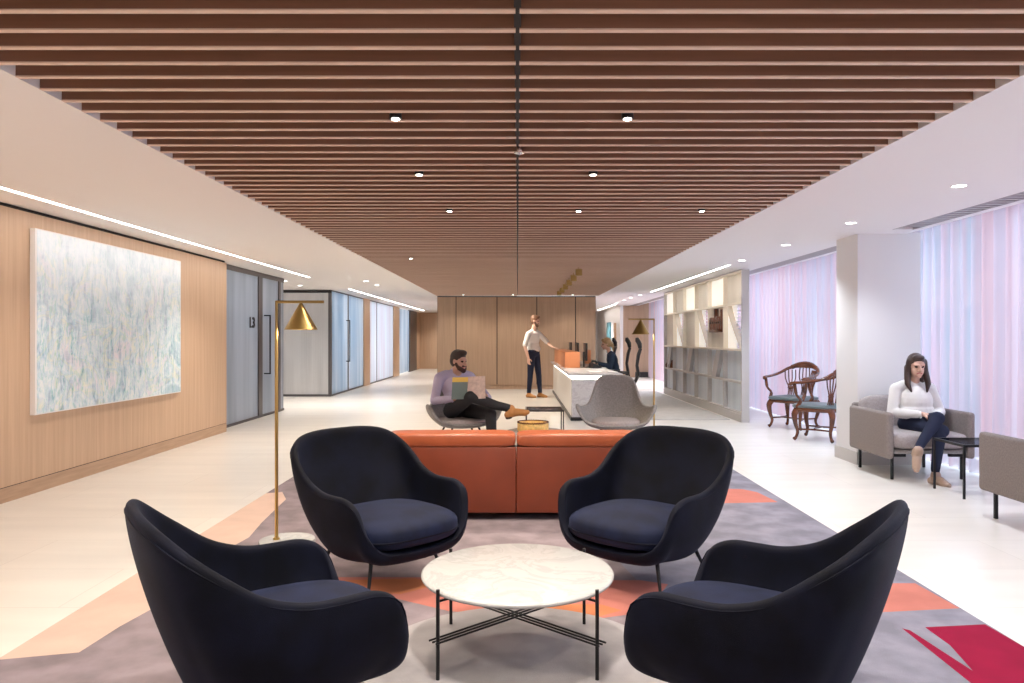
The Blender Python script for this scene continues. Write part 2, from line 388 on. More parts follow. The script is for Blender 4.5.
# white ceilings either side of the slatted raft
W_ = MB()
W_.box(-3.70, -2.09, -2, 31.5, ZC, 2.62)
W_.box(-4.30, -3.78, -2, 10.37, ZC+.0, 2.62)
W_.box(-9, -3.78, 10.37, 16.2, ZC, 2.62)
W_.box(-3.78, -3.70, 13.2, 16.3, ZC, 2.62); W_.box(-3.78, -3.70, 29.5, 31.5, ZC, 2.62)
W_.box(-9, -3.78, 16.2, 31.5, ZC, 2.62)
struct(W_.build('ceiling', M['white']))
W_ = MB()
W_.box(2.09, 3.12, -2, 31.5, ZC, 2.62); W_.box(3.20, 3.76, -2, 31.5, ZC, 2.62)
W_.box(3.12, 3.20, -2, 10.95, ZC, 2.62); W_.box(3.12, 3.20, 17.4, 23.5, ZC, 2.62); W_.box(3.12, 3.20, 29, 31.5, ZC, 2.62)
W_.box(3.96, 4.06, -2, 25.2, ZC, 2.62)
W_.box(3.76, 3.96, 7.35, 8.4, ZC, 2.62)
W_.box(4.06, 4.9, -2, 25.2, 2.60, 2.66)
struct(W_.build('ceiling', plain('white ceiling daylight tint', (.92, .91, .935), .8)))  # cool tint paints window daylight onto the right ceiling
# slatted raft: slats across the room, dark void above, black seam along the middle
S = MB(); y = 1.20; bot = ZC
while y < 18.95:
    for (x0, x1) in ((-2.09, -.007), (.007, 2.09)):
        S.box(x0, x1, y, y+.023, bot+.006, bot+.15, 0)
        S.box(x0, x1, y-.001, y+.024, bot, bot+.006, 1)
    y += .155
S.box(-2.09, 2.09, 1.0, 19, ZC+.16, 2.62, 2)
S.box(-2.09, -.012, 19.0-.03, 19.0, bot+.001, bot+.12, 0)
struct(S.build('ceiling', [M['slat'], M['slatlit'], M['dark']]))
struct(B('trim_1', M['dark'], (-.012, .012, 1.0, 19, ZC+.01, ZC+.16)))

# left oak wall
struct(B('wall_left', [M['oakv'], M['dark']], (-4.28, -4.105, -2, 10.37, .125, 2.375), (-4.28, -4.13, -2, 10.37, 2.375, ZC, 1), (-4.28, -4.11, -2, 10.36, .118, .125, 1)))  # black strip along the top paints the shade of the shadow gap
struct(B('baseboard_left', M['oakh'], (-4.28, -4.105, -2, 10.37, 0, .118)))
for yy in (4.9, 7.55): pass
# glazed fronts on the left
def pull(parent, x, y0, z0, z1, out=.07, wid=.18):
    mb = MB()
    mb.rod((x, y0, z0), (x+out, y0, z0), .011); mb.rod((x, y0, z1), (x+out, y0, z1), .011)
    mb.rod((x+out, y0, z0-.01), (x+out, y0, z1+.01), .013)
    return mb.build('handle', M['blackmetal'], parent)
def text(parent, name, body, size, loc, rot, mat, depth=.006):
    cu = bpy.data.curves.new(name, 'FONT'); cu.body = body; cu.size = size; cu.extrude = depth; cu.align_x = 'CENTER'; cu.align_y = 'CENTER'
    cu.offset = size*.02
    o = bpy.data.objects.new(name, cu); col.objects.link(o); o.location = loc; o.rotation_euler = rot; cu.materials.append(mat)
    dg = bpy.context.evaluated_depsgraph_get(); me = bpy.data.meshes.new_from_object(o.evaluated_get(dg))
    n = bpy.data.objects.new(name, me); col.objects.link(n); n.location = loc; n.rotation_euler = rot; n.parent = parent
    bpy.data.objects.remove(o); return n
xg = -4.28
w1 = struct(B('window_1', M['glassL'], (xg-.02, xg-.005, 10.37, 12.12, .04, 2.33)))
fr = B('window_frame', M['darkframe'], (xg-.04, xg+.01, 10.37, 13.45, 0, .04), (xg-.04, xg+.01, 10.37, 13.45, 2.33, ZC), (xg-.04, xg+.015, 12.12, 12.30, 0, 2.34), (xg-.04, xg+.015, 13.14, 13.24, 0, 2.34), parent=w1)
text(w1, 'sign_lettering', 'L3', .24, (xg+.005, 11.85, 1.56), (PI/2, 0, PI/2), M['blackmetal'])
d1 = struct(B('door_1', M['glassL'], (xg-.02, xg-.002, 12.30, 13.14, .04, 2.33)))
pull(d1, xg, 12.42, .72, 1.70, .10)
struct(B('window_2', M['glassL'], (xg-.02, xg-.005, 13.24, 13.45, .04, 2.33), (-8, xg-.005, 13.43, 13.45, .04, 2.33)))
# satin steel wall turning the corner
struct(B('wall_back', [M['steel'], M['dark'], M['darkframe']], (-9, -4.27, 16.6, 16.66, .05, 2.34), (-9, -4.21, 16.58, 16.66, 2.34, ZC, 1), (-9, -4.21, 16.57, 16.66, 0, .05, 2), (-4.27, -4.21, 16.58, 16.68, .05, 2.34, 2)))
xg = -4.22
w3 = struct(B('window_3', M['glassB'], (xg-.02, xg, 18.35, 20.1, .04, 2.38)))
B('window_frame', M['darkframe'], (xg-.03, xg+.01, 16.7, 20.1, 0, .04), (xg-.03, xg+.01, 16.7, 20.1, 2.38, ZC), (xg-.03, xg+.01, 18.25, 18.35, 0, 2.4), parent=w3)
d2 = struct(B('door_2', M['glassB'], (xg-.02, xg+.002, 16.72, 18.25, .04, 2.38)))
pull(d2, xg, 18.1, .75, 1.75, .09)
struct(B('wall_left', M['oakv'], (xg-.06, xg+.03, 20.1, 20.9, 0, ZC), (xg-.06, xg+.03, 24.9, 26.1, 0, ZC)))
w4 = struct(B('window_4', M['glassW'], (xg-.02, xg, 20.9, 24.9, .04, 2.38)))
B('window_frame', M['darkframe'], (xg-.03, xg+.01, 20.9, 24.9, 0, .03), (xg-.03, xg+.01, 22.0, 22.05, 0, 2.4), (xg-.03, xg+.01, 20.9, 24.9, 2.38, ZC), parent=w4)
w5 = struct(B('window_5', M['glassB'], (xg-.02, xg, 26.1, 28.6, .04, 2.38)))
struct(B('door_3', M['darkframe'], (xg-.03, xg+.03, 28.6, 30.6, 0, ZC)))
struct(B('wall_left', M['oakfar'], (xg-.06, xg+.03, 30.6, 31.5, 0, ZC)))
struct(B('wall_back', M['oakfar'], (-4.3, -2.0, 31.5, 31.6, 0, ZC)))
# the oak block in the middle: one wall of upright panels with dark joints
bk = MB()
edges = [-2.08, -1.59, -.53, .50, 1.50, 2.03]
for a, b in zip(edges, edges[1:]): bk.box(a+.012, b-.012, 19.0, 19.1, .10, ZC-.03, 0)
bk.box(-2.08, 2.03, 19.06, 31.5, 0, ZC, 0); bk.box(-2.075, 2.025, 19.03, 19.07, .12, ZC, 1)
struct(bk.build('wall_back', [M['oakfar'], M['dark']]))
struct(B('baseboard_back', M['oakfar'], (-2.08, 2.03, 19.01, 19.05, 0, .085)))
# beyond, on the right: white wall with pictures, oak return, black plinth
struct(B('wall_right', M['whitewall'], (3.45, 3.55, 24.7, 31.5, 0, ZC)))
struct(B('wall_back', M['whitewall'], (2.0, 3.5, 31.5, 31.6, 0, ZC)))
struct(B('wall_back', M['oakfar'], (3.55, 4.75, 24.7, 24.8, .0, ZC+.2)))
struct(B('baseboard_back', M['black'], (3.95, 4.5, 24.62, 24.7, 0, .18)))
for yy, w_, mat, lb in ((27.0, .10, M['artteal'], 'tall narrow teal picture on the far white wall beyond the counter'), (25.7, .08, M['oakv'], 'slim upright oak picture edge on the far white wall')):
    p = B('wall_picture', mat, (3.38, 3.45, yy, yy+.9, .75, 1.9) if mat is M['artteal'] else (3.38, 3.45, yy, yy+w_, .85, 1.85)); tag(p, lb, 'picture', 'pictures on the far white wall')
struct(B('wall_front_light_block', M['whitewall'], (-4.3, 4.75, -2.1, -2, 0, 2.62)))  # unseen wall behind the camera, added to cut sky light from behind
# column
struct(B('column' if False else 'wall_right', M['colpaint'], (3.545, 4.20, 7.66, 8.17, 0, 2.42)))
struct(B('baseboard_right', M['taupe'], (3.53, 4.21, 7.645, 8.185, 0, .13)))
# window wall on the right, along the daylight side
gx = 4.72; ys = [-2, -.2, 1.6, 3.4, 5.2, 7.0, 8.8, 10.6, 12.4, 14.2, 16, 17.8, 19.6, 21.4, 23.2, 24.7]
for i, (a, b) in enumerate(zip(ys, ys[1:])):
    w = struct(B('window_%d' % (i+6), M['glass'], (gx, gx+.01, a+.03, b-.03, .08, 2.55)))
    B('window_frame', M['whitewall'], (gx-.03, gx+.05, a-.03, a+.03, 0, 2.6), (gx-.03, gx+.05, a, b, 0, .08), (gx-.03, gx+.05, a, b, 2.52, 2.6), parent=w)
# outside
struct(B('ground_outside', M['road'], (4.9, 60, -30, 60, -6.2, -6)))
def block(x, y0, y1, ztop, label):
    b = empty('office_building', (x, (y0+y1)/2, -6), 0, label, 'building', 'buildings across the street')
    hw = (y1-y0)/2; B('wall', M['brick'], (0, 8, -hw, hw, 0, ztop+6), parent=b)
    for zz in range(0, int(ztop+6)-1, 3):
        n = int(2*hw/2.2)
        for k in range(n):
            yy = -hw+.6+k*2.2; B('window', M['winout'], (-.05, .02, yy, yy+1.3, zz+.9, zz+2.5), parent=b)
    B('roof', M['brick'], (-.15, 8, -hw-.1, hw+.1, ztop+6, ztop+6.25), parent=b)
block(17, 3, 19, 4.6, 'grey masonry building seen through the sheers right of the column')
block(18, 21, 44, 5.6, 'farther grey building seen through the sheers behind the antique chairs')

# grilles in the right ceiling
g = struct(B('trim_2', M['ventdark'], (3.76, 3.96, -2, 7.35, ZC+.02, ZC+.03)))
mb = MB()
mb.box(3.755, 3.768, -2, 7.36, ZC-.003, ZC+.02); mb.box(3.952, 3.965, -2, 7.36, ZC-.003, ZC+.02)
for k in range(92): yy = -1.96+k*.10; mb.box(3.768, 3.952, yy, yy+.045, ZC-.002, ZC+.02)
mb.build('grille_bars', M['vent'], g)
g = struct(B('trim_3', M['ventdark'], (3.76, 3.96, 8.4, 25, ZC+.02, ZC+.03)))
mb = MB()
for k in range(5): x = 3.765+k*.044; mb.box(x, x+.026, 8.4, 25, ZC-.003, ZC+.02)
mb.build('grille_bars', M['vent'], g)

# light slots
for i, (x, a, b) in enumerate(((-3.74, -2, 13.2), (-3.74, 16.3, 29.5), (3.16, 10.95, 17.4), (3.16, 23.5, 29))):
    nm = ['long recessed light strip above the oak wall with the painting', 'recessed light strip above the far glazed offices', 'recessed light strip in the ceiling beside the slatted display screen', 'farthest recessed light strip, above the far white wall'][i]
    t = empty('light_strip', (x, a, ZC), 0, nm, 'ceiling light', 'recessed light strips')
    B('diffuser', M['strip'], (-.034, .034, 0, b-a, .006, .03), parent=t)
    B('slot_edge', M['white'], (-.04, -.028, 0, b-a, 0, .05), (.028, .04, 0, b-a, 0, .05), parent=t)

# downlights ----------------------------------------------------------------
LIGHTS = []
def fl(px, py, z=ZC):
    Y = F*(z-H)/(338-py); return ((px-517.5)*Y/F, Y)
hp = empty('downlight', (0, 0, 0))
mb = MB(); mb.lathe([(.022, 0), (.030, 0), (.030, .05), (.022, .05)], n=20); mb.build('housing', M['black'], hp, auto=True)
mb = MB(); mb.lathe([(.0, -.003), (.020, -.003), (.020, .01), (0, .01)], n=20); mb.build('lens', M['lamp'], hp, auto=True)
hu = [False]
spots = [(394, 116), (629.5, 115), (418, 173), (594, 173), (448.5, 209.5), (579.5, 209.5), (704.5, 209.5), (410, 258), (463, 294.5), (513, 294.5), (573, 294.5), (425, 266), (545, 258), (640, 258)]
names = ['nearest downlight in the slats, left of the black seam', 'nearest downlight in the slats, right of the black seam', 'second downlight back in the slats, left of the seam', 'second downlight back in the slats, right of the seam',
         'third downlight back in the slats, left of the seam', 'third downlight back in the slats, just right of the seam', 'third-row slat downlight close to the right white ceiling', 'faint far downlight in the slats, near the left white ceiling',
         'tiny downlight over the oak panels above the seated man', 'tiny downlight over the oak panels at the seam', 'tiny downlight over the oak panels left of the counter',
         'faint slat downlight a little left of the seam far back', 'faint slat downlight beside the brass pendant boxes', 'faint slat downlight far back near the right white ceiling']
for (px, py), nm in zip(spots[:11], names):
    x, yv = fl(px, py, ZC-.01)
    yv = 1.20+round((yv-1.20)/.155)*.155+.09
    if yv > 18.6: yv = 18.75
    place(hp, hu, (x, yv, ZC-.010), 0, 'small round '+nm, 'ceiling light', 'downlights in the slatted ceiling')
    LIGHTS.append((x, yv, 12 if yv > 18 else 50, (1, .86, .70)))
rp = empty('downlight', (0, 0, 0))
mb = MB(); mb.lathe([(.045, 0), (.055, -.003), (.055, .01), (.045, .01)], n=24); mb.build('trim_ring', M['white'], rp, auto=True)
mb = MB(); mb.lathe([(.0, -.002), (.044, -.002), (.044, .01), (0, .01)], n=24); mb.build('lens', M['lampcool'], rp, auto=True)
ru = [False]
whites = [(959, 186, 'round white downlight in the right ceiling, the one nearest the camera'), (851, 223, 'round white downlight above the square white column'), (786, 245, 'round white downlight over the antique chairs'), (742, 260.5, 'round white downlight above the near end of the display screen'),
          (640, 295, 'round white downlight nearest of the small cluster by the far light strip'), (631, 298, 'second downlight of the small cluster by the far light strip'), (624, 300.5, 'third downlight of the small cluster by the far light strip'), (617, 303, 'farthest downlight of the small cluster by the far light strip'),
          (300, 285.5, 'round downlight above the corridor by the steel wall, right of the pair'), (284.5, 281, 'round downlight above the first glazed office corner'), (366, 281, 'round downlight before the far left light strip, left of a pair'), (377, 285, 'round downlight before the far left light strip, right of a pair')]
for px, py, nm in whites:
    x, yv = fl(px, py)
    place(rp, ru, (x, yv, ZC), 0, nm, 'ceiling light', 'downlights in the white ceilings')
    LIGHTS.append((x, yv, 38 if x < 0 else 46, (1, .93, .86) if x < 0 else (.86, .92, 1)))
for yv in (1.0, 3.0): LIGHTS.append((2.9, yv, 55, (.86, .92, 1))); LIGHTS.append((-2.9, yv, 40, (1, .88, .76)))
LIGHTS += [(-3, 30.6, 50, (1, .88, .76)), (0, 2.35, 95, (1, .90, .80)), (-1.2, 1.6, 55, (1, .86, .70)), (1.2, 1.6, 55, (1, .86, .70)), (-1, 12, 60, (1, .86, .7)), (1.2, 13, 60, (1, .86, .7)), (-3, 22, 60, (1, .88, .76)), (-3, 27, 60, (1, .88, .76)), (-3, 9, 45, (1, .88, .76)), (-3, 6, 45, (1, .88, .76)), (2.7, 21, 60, (1, .95, .93)), (2.7, 27, 60, (1, .95, .93)), (-.2, 16, 60, (1, .86, .7))]  # extra spots without fittings, added to brighten the table and far areas
for i, (x, yv, e, c) in enumerate(LIGHTS):
    l = bpy.data.lights.new('ceiling_or_fill_spot', 'SPOT'); l.energy = e*(1.75 if yv < 8 else 2.7); l.color = c; l.spot_size = R(125); l.spot_blend = .8; l.shadow_soft_size = .06
    o = bpy.data.objects.new('ceiling_or_fill_spot', l); col.objects.link(o); o.location = (x, yv, ZC-.03)
# a sprinkler head on the seam
mb = MB(); mb.cap((0, 0, -.02), .02, (0, 0, .05), .012, 12); mb.lathe([(.0, -.03), (.03, -.03), (.03, -.026), (0, -.026)], n=16)
tag(mb.build('sprinkler', M['chrome'], loc=(.01, F*(ZC-H)/(338-148), ZC)), 'tiny metal sprinkler head on the black ceiling seam', 'sprinkler')

# brass pendant boxes over the counter -----------------------------------------
pu = [False]; pp = empty('pendant_box', (0, 0, 0)); mb = MB(); mb.box(-.05, .05, -.05, .05, -.10, 0); mb.build('shade', M['brassdull'], pp, bevel=.003)
mb = MB(); mb.rod((0, 0, 0), (0, 0, .06), .006); mb.build('stem', M['brassdull'], pp)
mb = MB(); mb.box(-.035, .035, -.035, .035, -.102, -.100); mb.build('lens', M['brassdull'], pp)
for k in range(6):
    yy = 11.3+k*1.06
    place(pp, pu, (.94, yy, ZC-.03), 0, ['nearest', 'second nearest', 'third', 'fourth', 'fifth', 'farthest'][k]+' square brass box light in the row below the slats', 'pendant light', 'brass box lights over the counter')

# ------------------------------------------------------------------ painting
t = empty('painting', (-4.100, 6.18, .67), 0, 'large pale blue and white abstract painting on the oak wall', 'painting')
B('canvas', M['canvas'], (0, .045, 0, 2.67, 0, 1.575), parent=t)
B('painted_face', M['art'], (.045, .048, 0.02, 2.66, .01, 1.565), parent=t)

# ------------------------------------------------------------------ rugs
rug = MB(); rug.box(-2.12, 2.15, 1.0, 7.9, 0, .010, 0)
def fp(px, py, z=.012):
    Y = F*(H-z)/(py-338); return ((px-517.5)*Y/F, Y)
def patch(pts, mi, dz=0, world=False):
    P_ = pts if world else [fp(*p) for p in pts]
    P_ = [(min(2.149, max(-2.119, x)), max(1.0, min(7.89, yv))) for x, yv in P_]
    rug.add([(x, yv, .0105+dz) for x, yv in P_], [tuple(range(len(P_)))], mi)
def smoothpatch(pts, mi, dz): patch(pts, mi, dz, True)
# pale pink band down the left edge
smoothpatch([(-2.119, 2.99)]+[fp(*q) for q in ((79, 652), (120, 626), (151, 609), (195, 575), (224, 551), (249, 537), (262, 522), (286, 499))]+[(-2.0, 6.25), (-2.119, 6.2)], 2, 0)
# blue grey field at the right
smoothpatch([(.55, 4.6), (.75, 6.3), (1.35, 7.89), (2.149, 7.89), (2.149, 1.2), (1.25, 1.2), (.9, 2.6), (.7, 3.6)], 7, .0002)
# coral band behind the table
patch([(325, 577), (420, 577), (520, 578), (560, 580), (640, 580), (668, 584), (646, 612), (600, 618), (520, 616), (450, 611), (395, 598), (330, 600), (310, 588)], 3, .0004)
patch([(520, 604), (600, 604), (622, 610), (600, 616), (540, 616)], 4, .0006)
patch([(340, 580), (415, 578), (440, 584), (400, 594), (345, 592)], 4, .0006)
# strips on the right
patch([(700, 488), (742, 489), (757, 492), (778, 502), (725, 503), (700, 505)], 3, .0004)
patch([(836, 583), (915, 583), (960, 608), (880, 612), (836, 612)], 3, .0004)
# crimson shapes
patch([(925, 627), (985, 624), (1040, 650), (1060, 700), (975, 673), (950, 645)], 6, .0006)
patch([(902, 628), (910, 630), (975, 672), (990, 690), (980, 690)], 6, .0006)
patch([(975, 673), (1060, 700), (1000, 700), (975, 680)], 6, .0008)
# light circle with a dusky disc around the table
patch([(.0+.62*math.cos(2*PI*k/48), 2.98+.60*math.sin(2*PI*k/48)) for k in range(48)], 1, .0007, True)
tag(rug.build('rug', [M['rugbase'], M['ruglight'], M['rugpink'], M['rugcoral'], M['rugorange'], M['rugpurple'], M['rugred'], M['rugblue']]),
    'large mauve grey rug with coral, pink and crimson shapes under the velvet chairs', 'rug')
tag(B('rug', M['matgrey'], (1.95, 3.42, 11.83, 18.1, 0, .008)), 'plain pale grey rug on the floor before the display screen', 'rug')

# ------------------------------------------------------------------ navy velvet chairs
def cyc(pts, n):
    """closed smooth curve through half-profile control points mirrored in x"""
    full = pts+[(-x, yv, z) for x, yv, z in reversed(pts[1:-1])]
    N_ = len(full); out = []
    for i in range(N_):
        p0, p1, p2, p3 = [Vector(full[(i+k) % N_]) for k in (-1, 0, 1, 2)]
        for j in range(n):
            t = j/n; out.append(.5*((2*p1)+(p2-p0)*t+(2*p0-5*p1+4*p2-p3)*t*t+(-p0+3*p1-3*p2+p3)*t**3))
    return out
BAT = [(0, -.475, .790), (.17, -.468, .787), (.31, -.435, .765), (.390, -.365, .712), (.415, -.26, .640), (.410, -.14, .565),
       (.405, .00, .525), (.405, .13, .522), (.400, .235, .520), (.380, .325, .475), (.340, .370, .345), (.26, .390, .260), (.13, .400, .240), (0, .402, .237)]
BAT = [(x*.89, y*.89, z) for x, y, z in BAT]
def bucket(rim, base_z, ba, bb, by, rows, fx=1.9, start=0.0):
    """rings from a small base ring out to the rim"""
    V = []; n = len(rim); F_ = []
    rows_ = list(range(rows+1))
    for j in [-2, -1]+rows_:
        s = max(j, 0)/rows
        for k, r in enumerate(rim):
            ang = math.atan2(r.x, -(r.y-by)); b0 = Vector((ba*math.sin(ang), by-bb*math.cos(ang), base_z))
            if j == -2: p = Vector((b0.x*.05, by+(b0.y-by)*.05, base_z-.012))
            elif j == -1: p = Vector((b0.x*.6, by+(b0.y-by)*.6, base_z-.010))
            else:
                k_ = max(0, min(1, (r.y+.36)/.36)); e_ = (1.5+1.9*k_) if fx > 2.1 else fx
                f = 1-(1-s)**e_; p = Vector((b0.x+(r.x-b0.x)*f, b0.y+(r.y-b0.y)*f, b0.z+(r.z-b0.z)*s))
            V.append(p)
    for j in range(rows+2):
        for k in range(n): F_.append((j*n+k, j*n+(k+1) % n, (j+1)*n+(k+1) % n, (j+1)*n+k))
    F_.append(tuple(range(n-1, -1, -1)))
    return V, F_
def make_velvet():
    t = empty('lounge_chair', (0, 0, 0))
    rim = cyc(BAT, 3); V, F_ = bucket(rim, .175, .245, .245, 0, 9, 2.2)
    mb = MB(); mb.add(V, F_); o = mb.build('shell', M['navy'], t, smooth=True)
    q = o.modifiers.new('t', 'SOLIDIFY'); q.thickness = .042; q.offset = 0
    q = o.modifiers.new('s', 'SUBSURF'); q.levels = 2; q.render_levels = 2
    # welt running round the outside just under the rim
    n = len(rim); pts = []
    for k in range(n):
        a = Vector(V[(2+8)*n+k]); b = Vector(V[(2+9)*n+k]); p = a.lerp(b, .62)
        out = Vector((p.x, p.y, 0)).normalized(); pts.append(p+out*.0190-Vector((0, 0, .004)))
    mb = MB(); mb.tube(pts, .0032, 6, closed=True); mb.build('piping', M['navy'], t, smooth=True)
    # seat cushion
    mb = MB(); mb.ell((0, .078, .312), (.325, .322, .072), 0, .55, .66, 48, 18)
    mb.v = [(x, yv, z+max(0, z-.312)*.40*(1-(x/.35)**2)*(1-((yv-.078)/.35)**2)) for x, yv, z in mb.v]
    sc_ = mb.build('seat_cushion', M['navyseat'], t, smooth=True)
    mb = MB(); pts = [(.321*math.copysign(abs(math.cos(a))**.62, math.cos(a)), .078+.318*math.copysign(abs(math.sin(a))**.62, math.sin(a)), .302) for a in [2*PI*k/48 for k in range(48)]]
    mb.tube(pts, .005, 6, closed=True); mb.build('piping', M['navy'], sc_, smooth=True)
    mb = MB(); mb.box(-.16, .16, -.15, .15, .140, .156); mb.build('seat_frame', M['blackmetal'], t, bevel=.003)
    for sx in (-1, 1):
        for sy in (-1, 1):
            mb = MB(); mb.cap((sx*.19, sy*.19, .185), .012, (sx*.25, sy*.25, .007), .007, 10); mb.build('leg', M['blackmetal'], t, smooth=True)
    return t
vc = make_velvet(); vu = [False]; VG = 'navy velvet lounge chairs around the marble table'
for x, yv, dx, dy, lb in ((-.74, 4.0, .70, -.71, 'navy velvet lounge chair in front of the sofa, beside the brass lamp'), (.69, 4.0, -.66, -.75, 'navy velvet lounge chair before the sofa, blue side shell, away from the lamp'),
                          (-.82, 2.48, .83, .56, 'near navy velvet lounge chair turned away, closest to the oak wall'), (.81, 2.47, -.83, .56, 'near navy velvet lounge chair turned away, beside the crimson rug shape')):
    place(vc, vu, (x, yv, .011), face_rz(dx, dy), lb, 'chair', VG)

# ------------------------------------------------------------------ marble coffee table
t = empty('coffee_table', (0.0, 3.09, .011), 0, 'round white marble coffee table on black rods between the velvet chairs', 'table')
mb = MB(); mb.lathe([(0, .312), (.386, .312), (.396, .315), (.402, .322), (.402, .328), (.398, .333), (.392, .335), (0, .335)], n=96); mb.build('table_top', M['marble'], t, auto=True)
for sx in (-1, 1):
    for sy in (-1, 1):
        mb = MB(); mb.rod((sx*.305, sy*.275, 0), (sx*.305, sy*.275, .345), .0075); mb.rod((sx*.305, sy*.275, .300), (sx*.24, sy*.22, .300), .005); mb.build('leg', M['blackmetal'], t, auto=True)
for sx in (-1, 1):
    d = Vector((sx*.305, .275, 0)); nrm = Vector((-d.y, d.x, 0)).normalized()
    for k in (-1, 0, 1):
        mb = MB(); a = -d*1.06+nrm*k*.022; b = d*1.06+nrm*k*.022
        mb.rod((a.x, a.y, .142+.008*(sx > 0)), (b.x, b.y, .142+.008*(sx > 0)), .004, 8); mb.build('cross_rod', M['blackmetal'], t)
mb = MB(); mb.box(-.2, .2, -.012, .012, .300, .312); mb.box(-.012, .012, -.2, .2, .300, .312); mb.build('top_brace', M['blackmetal'], t)

# ------------------------------------------------------------------ orange sofa (back to the camera)
t = empty('sofa', (-.01, 5.27, 0.011), 0, 'burnt orange leather sofa seen from behind', 'sofa')
for sx in (-1, 1):
    x0, x1 = (-.955, -.003) if sx < 0 else (.003, .955)
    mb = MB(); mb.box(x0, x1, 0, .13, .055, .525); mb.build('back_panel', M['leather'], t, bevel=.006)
    mb = MB(); mb.ell(((x0+x1)/2, .13, .572), ((x1-x0)/2, .135, .052), 0, .35, .18, 56, 16); mb.build('back_cushion', M['leatherlit'], t, smooth=True)
    mb = MB(); mb.ell((sx*.40, .50, .39), (.40, .36, .075), 0, .4, .25, 40, 14); mb.build('seat_cushion', M['leatherlit'], t, smooth=True)
    mb = MB(); mb.box(sx*.80 if sx > 0 else -.955, .955 if sx > 0 else -.80, .13, .88, .10, .52); mb.build('armrest', M['leather'], t, bevel=.025)
mb = MB(); mb.box(-.94, .94, .10, .86, .10, .32); mb.build('base', M['leather'], t, bevel=.01)
for sx in (-1, 1):
    for yy in (.12, .80): mb = MB(); mb.rod((sx*.86, yy, 0), (sx*.86, yy, .10), .014); mb.build('leg', M['blackmetal'], t)

# ------------------------------------------------------------------ brass floor lamps
def floor_lamp(x, yv, sgn, label, z0=0):
    t = empty('floor_lamp', (x, yv, z0), 0, label, 'lamp', 'brass cone floor lamps')
    mb = MB(); mb.lathe([(0, 0), (.168, 0), (.174, .006), (.174, .026), (.170, .032), (0, .032)], n=64); mb.build('base', M['marble'], t, auto=True)
    px = -sgn*.068
    mb = MB(); mb.rod((px, 0, .03), (px, 0, 1.35), .0105, 16); mb.rod((px, 0, .03), (px, 0, .045), .02, 16); mb.build('pole', M['brass'], t, auto=True)
    mb = MB(); mb.rod((px, 0, 1.35), (px, 0, 1.545), .0085, 14); mb.rod((px, 0, 1.538), (px+sgn*.30, 0, 1.538), .009, 14); mb.build('arm', M['brassdull'], t, auto=True)
    cx = px+sgn*.155
    mb = MB(); mb.lathe([(.006, 1.535), (.103, 1.362), (.100, 1.362), (.004, 1.528)], (cx, 0, 0), 48); mb.f = mb.f[:-2]; mb.m = mb.m[:-2]
    shd = mb.build('shade', M['brassdull'], t, auto=True)
    mb = MB(); mb.lathe([(0, 1.372), (.085, 1.372), (.085, 1.376), (0, 1.376)], (cx, 0, 0), 32); mb.build('bulb', M['bulb'], shd)
    l = bpy.data.lights.new('lamp_light', 'POINT'); l.energy = 4; l.color = (1, .8, .5); l.shadow_soft_size = .03
    o = bpy.data.objects.new('lamp_light', l); col.objects.link(o); o.location = (x+cx, yv, 1.34+z0)
floor_lamp(-1.46, 4.66, 1, 'brass cone floor lamp on a white marble disc behind the left chairs', .011)
floor_lamp(1.52, 8.55, -1, 'farther brass cone floor lamp beside the grey shell chair')

# ------------------------------------------------------------------ grey shell chairs beyond the sofa
CATCH = [(0, -.36, .90), (.13, -.352, .893), (.205, -.330, .85), (.240, -.29, .76), (.270, -.24, .66), (.315, -.15, .575), (.395, .00, .565), (.425, .12, .60), (.41, .20, .57),
         (.37, .24, .50), (.31, .27, .42), (.16, .30, .385), (0, .305, .38)]
def make_catch(mat):
    t = empty('shell_armchair', (0, 0, 0))
    rim = cyc(CATCH, 3); V, F_ = bucket(rim, .34, .22, .22, 0, 8, 2.0)
    mb = MB(); mb.add(V, F_); o = mb.build('shell', mat, t, smooth=True)
    q = o.modifiers.new('t', 'SOLIDIFY'); q.thickness = .035; q.offset = 0
    q = o.modifiers.new('s', 'SUBSURF'); q.levels = 2; q.render_levels = 2
    mb = MB(); mb.ell((0, .03, .385), (.265, .27, .045), 0, .5, .6, 40, 14); mb.build('seat_cushion', M['greycush'], t, smooth=True)  # paler wool than the shell paints light falling on the seat from above
    for sx in (-1, 1):
        for sy in (-1, 1): mb = MB(); mb.cap((sx*.15, sy*.15, .33), .012, (sx*.27, sy*.27, .010), .009, 10); mb.build('leg', M['blackmetal'], t, smooth=True)
    return t
ct = make_catch(M['greyfab']); cu_ = [False]
place(ct, cu_, (1.09, 8.15, 0), face_rz(-.12, -1), 'empty grey wool shell armchair in front of the reception counter', 'chair', 'grey shell armchairs beyond the sofa')
place(ct, cu_, (-.63, 8.30, 0), face_rz(.35, -.93), 'grey wool shell armchair with the man in the lilac shirt', 'chair', 'grey shell armchairs beyond the sofa')

